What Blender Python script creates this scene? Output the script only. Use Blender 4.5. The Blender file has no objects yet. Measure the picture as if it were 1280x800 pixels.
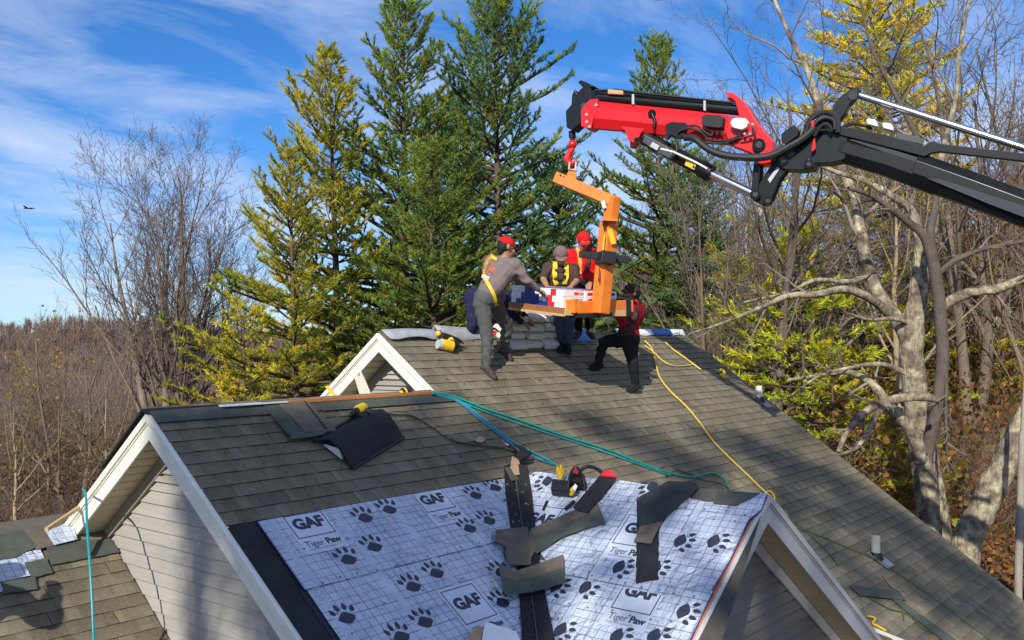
import bpy, math, random
import numpy as np
from mathutils import Vector, Matrix
from mathutils.bvhtree import BVHTree

S = bpy.context.scene
COL = S.collection
rng = np.random.default_rng(7)
random.seed(7)

# ------------------------------------------------------------------ camera, sky, sun
CAM = np.array([-7.367, -8.374, -0.169])
YAW, PITCH, ROLL, FPX = 0.863, 0.027, -0.013, 1174.0
_fw = np.array([math.sin(YAW) * math.cos(PITCH), math.cos(YAW) * math.cos(PITCH), math.sin(PITCH)])
_r0 = np.array([math.cos(YAW), -math.sin(YAW), 0.0]); _u0 = np.cross(_r0, _fw)
RT = math.cos(ROLL) * _r0 + math.sin(ROLL) * _u0
UP = -math.sin(ROLL) * _r0 + math.cos(ROLL) * _u0
FW = _fw
cd = bpy.data.cameras.new('camera'); cam = bpy.data.objects.new('camera', cd); COL.objects.link(cam)
cd.sensor_fit = 'HORIZONTAL'; cd.sensor_width = 36.0; cd.lens = 36.0 * FPX / 1280.0
cd.clip_start = 0.05; cd.clip_end = 3000
m4 = Matrix.Identity(4)
for i in range(3):
    m4[i][0] = RT[i]; m4[i][1] = UP[i]; m4[i][2] = -FW[i]; m4[i][3] = CAM[i]
cam.matrix_world = m4
S.camera = cam

SUN_AZ, SUN_EL = math.radians(25.0), math.radians(31.0)     # direction the light travels, in plan from +X
SUN = np.array([math.cos(SUN_AZ) * math.cos(SUN_EL), math.sin(SUN_AZ) * math.cos(SUN_EL), -math.sin(SUN_EL)])
ld = bpy.data.lights.new('sun', 'SUN'); lo = bpy.data.objects.new('sun', ld); COL.objects.link(lo)
ld.energy = 4.8; ld.angle = math.radians(0.53); ld.color = (1.0, 0.93, 0.80)
lo.rotation_euler = Vector(SUN).to_track_quat('-Z', 'Y').to_euler()
lo.location = (-20, -12, 25)

W = bpy.data.worlds.new('World'); S.world = W; W.use_nodes = True
nt = W.node_tree; nt.nodes.clear()
def N(t, typ, **kw):
    n = t.nodes.new(typ)
    for k, v in kw.items():
        if k.startswith('i_'):
            n.inputs[int(k[2:])].default_value = v
        else:
            setattr(n, k, v)
    return n
out = N(nt, 'ShaderNodeOutputWorld'); bg = N(nt, 'ShaderNodeBackground'); bg.inputs[1].default_value = 0.115
sky = N(nt, 'ShaderNodeTexSky', sky_type='NISHITA', sun_disc=False)
sky.sun_elevation = SUN_EL; sky.sun_rotation = math.atan2(-SUN[0], -SUN[1]); sky.altitude = 300; sky.air_density = 1.0; sky.dust_density = 0.1; sky.ozone_density = 3.0
hs = N(nt, 'ShaderNodeHueSaturation'); hs.inputs['Saturation'].default_value = 1.15; hs.inputs['Value'].default_value = 0.95
tint = N(nt, 'ShaderNodeMix', data_type='RGBA', blend_type='MULTIPLY'); tint.inputs[0].default_value = 1.0; tint.inputs[7].default_value = (0.72, 0.89, 1.18, 1)
nt.links.new(sky.outputs[0], tint.inputs[6]); nt.links.new(tint.outputs[2], hs.inputs['Color'])
tc = N(nt, 'ShaderNodeTexCoord'); sp = N(nt, 'ShaderNodeSeparateXYZ'); nt.links.new(tc.outputs['Generated'], sp.inputs[0])
zz = N(nt, 'ShaderNodeMath', operation='ADD'); zz.inputs[1].default_value = 0.16; nt.links.new(sp.outputs[2], zz.inputs[0])
zm = N(nt, 'ShaderNodeMath', operation='MAXIMUM'); zm.inputs[1].default_value = 0.05; nt.links.new(zz.outputs[0], zm.inputs[0])
dx = N(nt, 'ShaderNodeMath', operation='DIVIDE'); dy = N(nt, 'ShaderNodeMath', operation='DIVIDE')
nt.links.new(sp.outputs[0], dx.inputs[0]); nt.links.new(zm.outputs[0], dx.inputs[1])
nt.links.new(sp.outputs[1], dy.inputs[0]); nt.links.new(zm.outputs[0], dy.inputs[1])
cb = N(nt, 'ShaderNodeCombineXYZ'); nt.links.new(dx.outputs[0], cb.inputs[0]); nt.links.new(dy.outputs[0], cb.inputs[1])
mp = N(nt, 'ShaderNodeMapping'); mp.inputs['Rotation'].default_value = (0, 0, math.radians(35)); mp.inputs['Scale'].default_value = (0.75, 1.25, 1); mp.inputs['Location'].default_value = (1.3, 0.4, 0)
nt.links.new(cb.outputs[0], mp.inputs[0])
n1 = N(nt, 'ShaderNodeTexNoise'); n1.inputs['Scale'].default_value = 2.3; n1.inputs['Detail'].default_value = 9; n1.inputs['Roughness'].default_value = 0.62; n1.inputs['Distortion'].default_value = 0.5
n2 = N(nt, 'ShaderNodeTexNoise'); n2.inputs['Scale'].default_value = 0.7; n2.inputs['Detail'].default_value = 3
nt.links.new(mp.outputs[0], n1.inputs['Vector']); nt.links.new(mp.outputs[0], n2.inputs['Vector'])
ad = N(nt, 'ShaderNodeMath', operation='ADD'); nt.links.new(n1.outputs[0], ad.inputs[0]); nt.links.new(n2.outputs[0], ad.inputs[1])
rp = N(nt, 'ShaderNodeMapRange'); rp.inputs[1].default_value = 0.82; rp.inputs[2].default_value = 1.24; rp.inputs[3].default_value = 0.0; rp.inputs[4].default_value = 0.72
nt.links.new(ad.outputs[0], rp.inputs[0])
mx = N(nt, 'ShaderNodeMix', data_type='RGBA')
nt.links.new(rp.outputs[0], mx.inputs[0]); nt.links.new(hs.outputs[0], mx.inputs[6]); mx.inputs[7].default_value = (6.2, 6.9, 8.4, 1)
nt.links.new(mx.outputs[2], bg.inputs[0]); nt.links.new(bg.outputs[0], out.inputs[0])

S.view_settings.view_transform = 'Standard'; S.view_settings.look = 'None'; S.view_settings.exposure = 0.12; S.view_settings.gamma = 1.0
S.render.engine = 'CYCLES'
S.cycles.max_bounces = 6; S.cycles.transparent_max_bounces = 8; S.cycles.use_denoising = True

# ------------------------------------------------------------------ geometry helpers
T = math.tan(0.623); CA, SA = math.cos(0.623), math.sin(0.623)
WX, DY, LX = 3.38, 0.964, 6.988            # wing reach, wing ridge set-back, main ridge length
GX, GY, GZ = 0.064, -4.824, -1.447         # peak of the front cross gable
def ray(px, py): return FW + RT * ((px - 640) / FPX) - UP * ((py - 400) / FPX)
def at(px, py, D): return CAM + ray(px, py) * D
def hit(px, py, n, c):
    n = np.array(n, float); R = ray(px, py); return CAM + R * ((c - n @ CAM) / (n @ R))
NF = np.array([0, -SA, CA]); NG = np.array([-SA, 0, CA])
def front(px, py, off=0.0): return hit(px, py, NF, off)
def cross(px, py, off=0.0): return hit(px, py, NG, NG @ np.array([GX, GY, GZ]) + off)
LOW_T = 0.69; NL = np.array([0, -LOW_T, 1.0]) / math.hypot(LOW_T, 1); LOW_C = NL @ np.array([0, .284, -1.948])
def lower(px, py, off=0.0): return hit(px, py, NL, LOW_C + off)
def nrm(v):
    v = np.asarray(v, float); return v / (np.linalg.norm(v) + 1e-12)

def mesh_np(name, V, F, cols=None, mats=(), smooth=False, uniform=None, matidx=None):
    """F: list of face tuples or (M,k) array"""
    me = bpy.data.meshes.new(name)
    V = np.asarray(V, np.float32)
    if isinstance(F, np.ndarray):
        k = F.shape[1]; tot = len(F)
        me.vertices.add(len(V)); me.vertices.foreach_set('co', V.ravel())
        me.loops.add(F.size); me.loops.foreach_set('vertex_index', F.astype(np.int32).ravel())
        me.polygons.add(tot); me.polygons.foreach_set('loop_start', np.arange(0, F.size, k, dtype=np.int32))
        me.update(calc_edges=True)
    else:
        me.from_pydata(V.tolist(), [], F); me.update()
    if cols is not None:
        at_ = me.color_attributes.new('col', 'FLOAT_COLOR', 'POINT')
        c = np.ones((len(V), 4), np.float32); c[:, :3] = cols
        at_.data.foreach_set('color', c.ravel())
    for m in mats: me.materials.append(m)
    if matidx is not None: me.polygons.foreach_set('material_index', np.asarray(matidx, np.int32))
    if smooth: me.polygons.foreach_set('use_smooth', np.ones(len(me.polygons), bool))
    return me

def link(name, me, parent=None, loc=None):
    o = bpy.data.objects.new(name, me); COL.objects.link(o)
    if loc is not None: o.location = loc
    if parent is not None:
        o.parent = parent
        if loc is None: o.matrix_parent_inverse = WM(parent).inverted()
    return o
def WM(o):
    m = Matrix.LocRotScale(o.location, o.rotation_euler, o.scale)
    if o.parent: m = WM(o.parent) @ o.matrix_parent_inverse @ m
    return m
def tag(o, label=None, cat=None, group=None, kind=None):
    if label: o['label'] = label
    if cat: o['category'] = cat
    if group: o['group'] = group
    if kind: o['kind'] = kind
    return o
def thing(name, loc, label, cat, group=None):
    o = bpy.data.objects.new(name, None); COL.objects.link(o); o.location = [float(x) for x in loc]
    o.empty_display_size = 0.2
    return tag(o, label, cat, group)

class MB:
    def __init__(s): s.v = []; s.f = []; s.m = []; s.c = []
    def add(s, V, F, mi=0, col=(1, 1, 1)):
        b = len(s.v); s.v += [tuple(float(q) for q in p) for p in V]
        s.f += [tuple(b + i for i in f) for f in F]; s.m += [mi] * len(F); s.c += [col] * len(V); return s
    def prism(s, P, vec, mi=0, col=(1, 1, 1)):
        P = [np.asarray(p, float) for p in P]; n = len(P); vec = np.asarray(vec, float)
        V = P + [p + vec for p in P]
        return s.add(V, [tuple(range(n))[::-1], tuple(range(n, 2 * n))] + [(i, (i + 1) % n, n + (i + 1) % n, n + i) for i in range(n)], mi, col)
    def loft(s, rings, mi=0, caps=True, col=(1, 1, 1)):
        n = len(rings[0]); V = [p for r in rings for p in r]; F = []
        for k in range(len(rings) - 1):
            for i in range(n): F.append((k * n + i, k * n + (i + 1) % n, (k + 1) * n + (i + 1) % n, (k + 1) * n + i))
        if caps: F += [tuple(range(n))[::-1], tuple(range((len(rings) - 1) * n, len(rings) * n))]
        return s.add(V, F, mi, col)
    def beam(s, a, b, w, h, up=(0, 0, 1), mi=0, w2=None, h2=None, col=(1, 1, 1)):
        a = np.asarray(a, float); b = np.asarray(b, float); t = nrm(b - a); sd = nrm(np.cross(t, up)); u = np.cross(sd, t)
        w2 = w2 or w; h2 = h2 or h
        def rg(p, w, h): return [p - sd * w / 2 - u * h / 2, p + sd * w / 2 - u * h / 2, p + sd * w / 2 + u * h / 2, p - sd * w / 2 + u * h / 2]
        return s.loft([rg(a, w, h), rg(b, w2, h2)], mi, True, col)
    def box(s, c, sx, sy, sz, mi=0, R=None, col=(1, 1, 1)):
        c = np.asarray(c, float); R = np.eye(3) if R is None else np.asarray(R)
        V = [c + R @ np.array([x * sx / 2, y * sy / 2, z * sz / 2]) for z in (-1, 1) for x, y in ((-1, -1), (1, -1), (1, 1), (-1, 1))]
        return s.add(V, [(3, 2, 1, 0), (4, 5, 6, 7), (0, 1, 5, 4), (1, 2, 6, 5), (2, 3, 7, 6), (3, 0, 4, 7)], mi, col)
    def tube(s, P, r, n=8, mi=0, caps=True, col=(1, 1, 1), flat=1.0, ref=None):
        P = [np.asarray(p, float) for p in P]; K = len(P)
        rr = [r] * K if np.isscalar(r) else list(r)
        t0 = nrm(P[-1] - P[0])
        if ref is None: ref = np.eye(3)[int(np.argmin(np.abs(t0)))]
        rings = []
        prev = None
        for k in range(K):
            t = nrm(P[min(k + 1, K - 1)] - P[max(k - 1, 0)])
            a = np.cross(t, ref) if prev is None else np.cross(np.cross(t, prev), t) * 1.0
            if np.linalg.norm(a) < 1e-6: a = np.cross(t, ref + np.array([.1, .2, .3]))
            a = nrm(a); prev = a; b = np.cross(t, a)
            rings.append([P[k] + rr[k] * (math.cos(2 * math.pi * i / n) * a + flat * math.sin(2 * math.pi * i / n) * b) for i in range(n)])
        return s.loft(rings, mi, caps, col)
    def ball(s, c, r, n=10, mi=0, R=None, col=(1, 1, 1), half=False):
        c = np.asarray(c, float); r = np.array([r] * 3 if np.isscalar(r) else r, float); R = np.eye(3) if R is None else np.asarray(R)
        m = max(4, n // 2); rings = []
        lo_ = 0.0 if half else -math.pi / 2
        for j in range(m + 1):
            ph = lo_ + (math.pi / 2 - lo_) * j / m; q = max(math.cos(ph), 1e-3)
            rings.append([c + R @ (r * np.array([q * math.cos(2 * math.pi * i / n), q * math.sin(2 * math.pi * i / n), math.sin(ph)])) for i in range(n)])
        return s.loft(rings, mi, True, col)
    def build(s, name, mats, parent=None, smooth=False, angle=40, bevel=0, origin=None, cols=False):
        if not isinstance(mats, (list, tuple)): mats = [mats]
        V = np.array(s.v, float)
        if origin is not None: V = V - np.asarray(origin, float)
        me = mesh_np(name, V, s.f, np.array(s.c) if cols else None, mats, smooth, matidx=s.m)
        if smooth: me.set_sharp_from_angle(angle=math.radians(angle))
        if parent is not None and origin is None: o = link(name, me, parent)
        else: o = link(name, me, parent, [float(q) for q in origin] if origin is not None else None)
        if bevel:
            b = o.modifiers.new('bevel', 'BEVEL'); b.width = bevel; b.segments = 2; b.limit_method = 'ANGLE'; b.angle_limit = math.radians(40)
        return o

# ------------------------------------------------------------------ materials
def mat(name, col, rough=0.7, var=0.15, vscale=8.0, metal=0.0, bump=0.0, bscale=40.0, attr=False, objrand=0.0, spec=0.4, col2=None, stretch=None, trans=0.0, coat=0.0):
    m = bpy.data.materials.new(name); m.use_nodes = True; t = m.node_tree
    p = t.nodes['Principled BSDF']; L = t.links.new
    p.inputs['Roughness'].default_value = rough; p.inputs['Metallic'].default_value = metal; p.inputs['Specular IOR Level'].default_value = spec
    if coat: p.inputs['Coat Weight'].default_value = coat; p.inputs['Coat Roughness'].default_value = 0.15
    tc = N(t, 'ShaderNodeTexCoord'); vec = tc.outputs['Object']
    if stretch:
        mp = N(t, 'ShaderNodeMapping'); mp.inputs['Scale'].default_value = stretch; L(vec, mp.inputs[0]); vec = mp.outputs[0]
    base = None
    if name == 'shingle':
        ge = N(t, 'ShaderNodeNewGeometry'); ng = N(t, 'ShaderNodeTexNoise'); ng.inputs['Scale'].default_value = 1.1; ng.inputs['Detail'].default_value = 7; ng.inputs['Roughness'].default_value = 0.7; mg_ = N(t, 'ShaderNodeMapping'); mg_.inputs['Scale'].default_value = (1.6, .5, .5); L(ge.outputs['Position'], mg_.inputs[0]); L(mg_.outputs[0], ng.inputs['Vector'])
    if attr:
        a = N(t, 'ShaderNodeAttribute', attribute_name='col'); base = a.outputs['Color']
        if col is not None:
            mm = N(t, 'ShaderNodeMix', data_type='RGBA', blend_type='MULTIPLY'); mm.inputs[0].default_value = 1.0
            L(base, mm.inputs[6]); mm.inputs[7].default_value = (*col, 1); base = mm.outputs[2]
    nz = N(t, 'ShaderNodeTexNoise'); nz.inputs['Scale'].default_value = vscale; nz.inputs['Detail'].default_value = 6; nz.inputs['Roughness'].default_value = 0.6; L(vec, nz.inputs['Vector'])
    if col2 is not None:
        mm = N(t, 'ShaderNodeMix', data_type='RGBA'); mr = N(t, 'ShaderNodeMapRange'); mr.inputs[1].default_value = 0.38; mr.inputs[2].default_value = 0.62
        L(nz.outputs[0], mr.inputs[0]); L(mr.outputs[0], mm.inputs[0]); mm.inputs[6].default_value = (*col, 1); mm.inputs[7].default_value = (*col2, 1); base = mm.outputs[2]
    if var or objrand:
        h = N(t, 'ShaderNodeHueSaturation'); mr = N(t, 'ShaderNodeMapRange'); mr.inputs[1].default_value = 0.25; mr.inputs[2].default_value = 0.75
        mr.inputs[3].default_value = 1 - var; mr.inputs[4].default_value = 1 + var; L(nz.outputs[0], mr.inputs[0])
        val = mr.outputs[0]
        if name == 'shingle':
            mw = N(t, 'ShaderNodeMapRange'); mw.inputs[1].default_value = .3; mw.inputs[2].default_value = .7; mw.inputs[3].default_value = .76; mw.inputs[4].default_value = 1.2; L(ng.outputs[0], mw.inputs[0]); mq = N(t, 'ShaderNodeMath', operation='MULTIPLY'); L(val, mq.inputs[0]); L(mw.outputs[0], mq.inputs[1]); val = mq.outputs[0]
        if objrand:
            oi = N(t, 'ShaderNodeObjectInfo'); mo = N(t, 'ShaderNodeMapRange'); mo.inputs[3].default_value = 1 - objrand; mo.inputs[4].default_value = 1 + objrand
            L(oi.outputs['Random'], mo.inputs[0]); ml = N(t, 'ShaderNodeMath', operation='MULTIPLY'); L(val, ml.inputs[0]); L(mo.outputs[0], ml.inputs[1]); val = ml.outputs[0]
        L(val, h.inputs['Value'])
        if base is not None: L(base, h.inputs['Color'])
        else: h.inputs['Color'].default_value = (*col, 1)
        base = h.outputs[0]
    if base is not None: L(base, p.inputs['Base Color'])
    else: p.inputs['Base Color'].default_value = (*col, 1)
    if bump:
        nb = N(t, 'ShaderNodeTexNoise'); nb.inputs['Scale'].default_value = bscale; nb.inputs['Detail'].default_value = 5; L(vec, nb.inputs['Vector'])
        bp = N(t, 'ShaderNodeBump'); bp.inputs['Strength'].default_value = bump; bp.inputs['Distance'].default_value = 0.02; L(nb.outputs[0], bp.inputs['Height']); L(bp.outputs[0], p.inputs['Normal'])
    if trans:
        tr = N(t, 'ShaderNodeBsdfTranslucent'); ms = N(t, 'ShaderNodeMixShader'); ms.inputs[0].default_value = trans
        if base is not None: L(base, tr.inputs[0])
        L(p.outputs[0], ms.inputs[1]); L(tr.outputs[0], ms.inputs[2]); L(ms.outputs[0], t.nodes['Material Output'].inputs[0])
    return m

M = {}
M['shingle'] = mat('shingle', (0.225, 0.195, 0.135), 0.9, 0.25, 38, attr=True, objrand=0.10, bump=0.5, bscale=260, spec=0.25)
M['strip'] = mat('shingle_back', (0.085, 0.095, 0.078), 0.9, 0.25, 9, bump=0.4, bscale=200, spec=0.25)
M['strip2'] = mat('shingle_face', (0.15, 0.125, 0.095), 0.9, 0.3, 7, bump=0.4, bscale=200, spec=0.25)
M['felt_black'] = mat('felt_black', (0.018, 0.019, 0.023), 0.75, 0.35, 5, bump=0.5, bscale=30, spec=0.3)
M['felt_slate'] = mat('felt_slate', (0.03, 0.036, 0.038), 0.75, 0.35, 5, bump=0.5, bscale=30, spec=0.3)
M['deck'] = mat('deck', (0.30, 0.20, 0.12), 0.85, 0.2, 12)
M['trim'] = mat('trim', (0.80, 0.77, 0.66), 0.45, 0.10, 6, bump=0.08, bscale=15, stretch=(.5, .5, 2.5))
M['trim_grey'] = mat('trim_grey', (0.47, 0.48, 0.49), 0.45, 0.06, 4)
M['gap'] = mat('gap', (0.05, 0.042, 0.03), 0.8, 0.1, 5)
M['soffit'] = mat('soffit', (0.58, 0.50, 0.33), 0.55, 0.08, 5, objrand=0.04)
M['frieze'] = mat('frieze', (0.30, 0.26, 0.20), 0.6, 0.12, 6)
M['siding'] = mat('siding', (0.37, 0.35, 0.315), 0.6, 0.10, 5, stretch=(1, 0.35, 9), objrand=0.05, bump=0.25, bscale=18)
M['siding_shaded'] = mat('siding_shaded', (0.18, 0.168, 0.148), 0.6, 0.10, 5, stretch=(0.35, 1, 9), objrand=0.06, bump=0.25, bscale=18)  # same siding, darkened to paint in the shade on the cross gable
M['orange_wood'] = mat('orange_wood', (0.52, 0.20, 0.06), 0.7, 0.2, 10, stretch=(1, 8, 8))
M['wood'] = mat('wood', (0.55, 0.36, 0.17), 0.7, 0.22, 8, stretch=(1, 9, 9))
M['wood_dark'] = mat('wood_dark', (0.30, 0.13, 0.05), 0.6, 0.2, 8, stretch=(1, 9, 9))
M['brick'] = mat('brick', (0.34, 0.09, 0.05), 0.85, 0.25, 20, bump=0.3)
M['white'] = mat('white', (0.78, 0.79, 0.80), 0.5, 0.06, 6)
M['black'] = mat('black', (0.016, 0.017, 0.019), 0.5, 0.3, 8, bump=0.1)
M['rubber'] = mat('rubber', (0.02, 0.02, 0.022), 0.55, 0.2, 20)
M['steel_black'] = mat('steel_black', (0.007, 0.009, 0.012), 0.42, 0.3, 3, spec=0.28, coat=0.06, bump=0.03, bscale=6)
M['steel_grey'] = mat('steel_grey', (0.06, 0.068, 0.078), 0.35, 0.2, 4, spec=0.5, coat=0.2)
M['red_paint'] = mat('red_paint', (0.68, 0.012, 0.016), 0.34, 0.10, 3, coat=0.25, bump=0.03, bscale=8)
M['orange_paint'] = mat('orange_paint', (0.80, 0.205, 0.022), 0.5, 0.20, 9, bump=0.06, bscale=12)
M['chrome'] = mat('chrome', (0.72, 0.73, 0.74), 0.16, 0.03, 5, metal=1.0)
M['yellow'] = mat('yellow', (0.80, 0.50, 0.02), 0.5, 0.1, 10)
M['yellow_rope'] = mat('yellow_rope', (0.66, 0.47, 0.09), 0.7, 0.2, 60, bump=0.4, bscale=120)
M['teal'] = mat('teal', (0.01, 0.27, 0.31), 0.4, 0.15, 12)
M['teal2'] = mat('teal_green', (0.01, 0.27, 0.20), 0.4, 0.15, 12)
M['blue_hose'] = mat('blue_hose', (0.02, 0.20, 0.42), 0.4, 0.15, 12)
M['green_hose'] = mat('green_hose', (0.055, 0.12, 0.025), 0.5, 0.2, 12)
M['olive_hose'] = mat('olive_hose', (0.035, 0.045, 0.02), 0.5, 0.2, 12)
M['card'] = mat('card', (0.42, 0.27, 0.16), 0.85, 0.2, 12)
M['grey_wrap'] = mat('grey_wrap', (0.68, 0.67, 0.63), 0.6, 0.15, 14, stretch=(1, 1, 8))
M['red_print'] = mat('red_print', (0.62, 0.03, 0.04), 0.4, 0.1, 8)
M['navy_print'] = mat('navy_print', (0.02, 0.035, 0.22), 0.4, 0.15, 8)
M['grey_print'] = mat('grey_print', (0.33, 0.31, 0.33), 0.5, 0.3, 30)
M['blue_sheet'] = mat('blue_sheet', (0.05, 0.16, 0.48), 0.4, 0.15, 6)
M['pvc'] = mat('pvc', (0.62, 0.60, 0.52), 0.45, 0.08, 15)
M['flash'] = mat('flash', (0.42, 0.46, 0.50), 0.3, 0.1, 10, metal=0.6)
M['ink'] = mat('ink', (0.030, 0.034, 0.058), 0.5, 0.1, 10)
M['violet_edge'] = mat('violet_edge', (0.05, 0.035, 0.22), 0.5, 0.1, 10)
M['skin'] = mat('skin', (0.38, 0.185, 0.11), 0.55, 0.08, 20)
M['hair'] = mat('hair', (0.012, 0.009, 0.008), 0.6, 0.3, 60, bump=0.4, bscale=120)
def cloth(n, c): return mat(n, c, 0.9, 0.22, 9, bump=0.9, bscale=11, spec=0.15)
M['grey_shirt'] = cloth('grey_shirt', (0.185, 0.15, 0.145)); M['grey_pants'] = cloth('grey_pants', (0.095, 0.098, 0.095))
M['navy_cloth'] = cloth('navy_cloth', (0.022, 0.022, 0.065)); M['brown_shirt'] = cloth('brown_shirt', (0.075, 0.045, 0.036))
M['jeans'] = cloth('jeans', (0.06, 0.085, 0.14)); M['red_shirt'] = cloth('red_shirt', (0.62, 0.012, 0.014)); M['dark_pants'] = cloth('dark_pants', (0.02, 0.02, 0.022))
M['maroon'] = cloth('maroon', (0.27, 0.012, 0.022)); M['brown_pants'] = cloth('brown_pants', (0.05, 0.042, 0.036))
M['red_cap'] = cloth('red_cap', (0.62, 0.015, 0.02)); M['taupe_cap'] = cloth('taupe_cap', (0.19, 0.13, 0.13)); M['dark_cap'] = cloth('dark_cap', (0.05, 0.03, 0.028))
M['shoe'] = mat('shoe', (0.05, 0.032, 0.026), 0.7, 0.3, 20); M['sole'] = mat('sole', (0.6, 0.48, 0.38), 0.7, 0.1, 10)
M['harness'] = mat('harness', (0.78, 0.55, 0.03), 0.6, 0.12, 20)
M['harness_dull'] = mat('harness_dull', (0.50, 0.27, 0.06), .7, .4, 40)
M['bark'] = mat('bark', (0.30, 0.265, 0.225), 0.9, 0.3, 3.0, attr=True, bump=0.9, bscale=16, spec=0.2, stretch=(1, 1, 0.4))
M['bark_dark'] = mat('bark_dark', (0.11, 0.09, 0.075), 0.9, 0.4, 4.0, bump=0.9, bscale=16, spec=0.2)
M['twig'] = mat('twig', None, 0.9, 0.15, 2.0, attr=True, spec=0.15)
M['leaf'] = mat('leaf', None, 0.65, 0.12, 1.0, attr=True, spec=0.25, trans=0.45)

def lichen_bark():
    m = bpy.data.materials.new('lichen_bark'); m.use_nodes = True; t = m.node_tree; p = t.nodes['Principled BSDF']; L = t.links.new
    tc = N(t, 'ShaderNodeTexCoord'); a = N(t, 'ShaderNodeTexNoise'); a.inputs['Scale'].default_value = 4.5; a.inputs['Detail'].default_value = 10; a.inputs['Roughness'].default_value = 0.7
    L(tc.outputs['Object'], a.inputs['Vector']); r = N(t, 'ShaderNodeValToRGB'); e = r.color_ramp.elements
    e[0].position = 0.36; e[0].color = (0.075, 0.058, 0.045, 1); e[1].position = 0.66; e[1].color = (0.56, 0.52, 0.36, 1)
    q = e.new(0.47); q.color = (0.20, 0.155, 0.115, 1); q = e.new(0.56); q.color = (0.34, 0.295, 0.19, 1)
    L(a.outputs[0], r.inputs[0]); L(r.outputs[0], p.inputs['Base Color']); p.inputs['Roughness'].default_value = 0.95
    b = N(t, 'ShaderNodeTexNoise'); b.inputs['Scale'].default_value = 22; b.inputs['Detail'].default_value = 6; mpn = N(t, 'ShaderNodeMapping'); mpn.inputs['Scale'].default_value = (1, 1, 0.25)
    L(tc.outputs['Object'], mpn.inputs[0]); L(mpn.outputs[0], b.inputs['Vector'])
    bp = N(t, 'ShaderNodeBump'); bp.inputs['Strength'].default_value = 1.0; bp.inputs['Distance'].default_value = 0.04; L(b.outputs[0], bp.inputs['Height']); L(bp.outputs[0], p.inputs['Normal'])
    return m
M['lichen'] = lichen_bark()

def felt_white():
    """printed synthetic underlayment: pale sheet with a fine square grid (UV in metres)"""
    m = bpy.data.materials.new('felt_white'); m.use_nodes = True; t = m.node_tree; p = t.nodes['Principled BSDF']; L = t.links.new
    uv = N(t, 'ShaderNodeUVMap', uv_map='uv'); s = N(t, 'ShaderNodeSeparateXYZ'); L(uv.outputs[0], s.inputs[0])
    def lines(o, per, wd):
        d = N(t, 'ShaderNodeMath', operation='DIVIDE'); d.inputs[1].default_value = per; L(o, d.inputs[0])
        f = N(t, 'ShaderNodeMath', operation='FRACT'); L(d.outputs[0], f.inputs[0])
        l = N(t, 'ShaderNodeMath', operation='LESS_THAN'); l.inputs[1].default_value = wd / per; L(f.outputs[0], l.inputs[0]); return l.outputs[0]
    def mx(a, b):
        k = N(t, 'ShaderNodeMath', operation='MAXIMUM'); L(a, k.inputs[0]); L(b, k.inputs[1]); return k.outputs[0]
    g = mx(mx(lines(s.outputs[0], 0.076, 0.0055), lines(s.outputs[1], 0.076, 0.0055)), mx(lines(s.outputs[0], 0.304, 0.009), lines(s.outputs[1], 0.304, 0.009)))
    # plain bands between the printed panels
    bnd = lines(s.outputs[0], 0.61, 0.062)
    inv = N(t, 'ShaderNodeMath', operation='SUBTRACT'); inv.inputs[0].default_value = 1.0; L(bnd, inv.inputs[1])
    mg = N(t, 'ShaderNodeMath', operation='MULTIPLY'); L(g, mg.inputs[0]); L(inv.outputs[0], mg.inputs[1])
    sc = N(t, 'ShaderNodeMath', operation='MULTIPLY'); sc.inputs[1].default_value = 0.85; L(mg.outputs[0], sc.inputs[0])
    nz = N(t, 'ShaderNodeTexNoise'); nz.inputs['Scale'].default_value = 2.5; nz.inputs['Detail'].default_value = 4; L(uv.outputs[0], nz.inputs['Vector'])
    cr = N(t, 'ShaderNodeMix', data_type='RGBA'); cr.inputs[6].default_value = (0.38, 0.46, 0.61, 1); cr.inputs[7].default_value = (0.60, 0.645, 0.73, 1); L(nz.outputs[0], cr.inputs[0])  # sky-blue tint of the shaded sheets is mixed into the colour
    mm = N(t, 'ShaderNodeMix', data_type='RGBA'); L(sc.outputs[0], mm.inputs[0]); L(cr.outputs[2], mm.inputs[6]); mm.inputs[7].default_value = (0.13, 0.14, 0.22, 1)
    L(mm.outputs[2], p.inputs['Base Color']); p.inputs['Roughness'].default_value = 0.42; p.inputs['Specular IOR Level'].default_value = 0.5
    b = N(t, 'ShaderNodeTexNoise'); b.inputs['Scale'].default_value = 4.0; b.inputs['Detail'].default_value = 5; b.inputs['Distortion'].default_value = 1.2; L(uv.outputs[0], b.inputs['Vector'])
    bp = N(t, 'ShaderNodeBump'); bp.inputs['Strength'].default_value = 1.0; bp.inputs['Distance'].default_value = 0.13; L(b.outputs[0], bp.inputs['Height']); L(bp.outputs[0], p.inputs['Normal'])
    return m
M['felt'] = felt_white()

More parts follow.
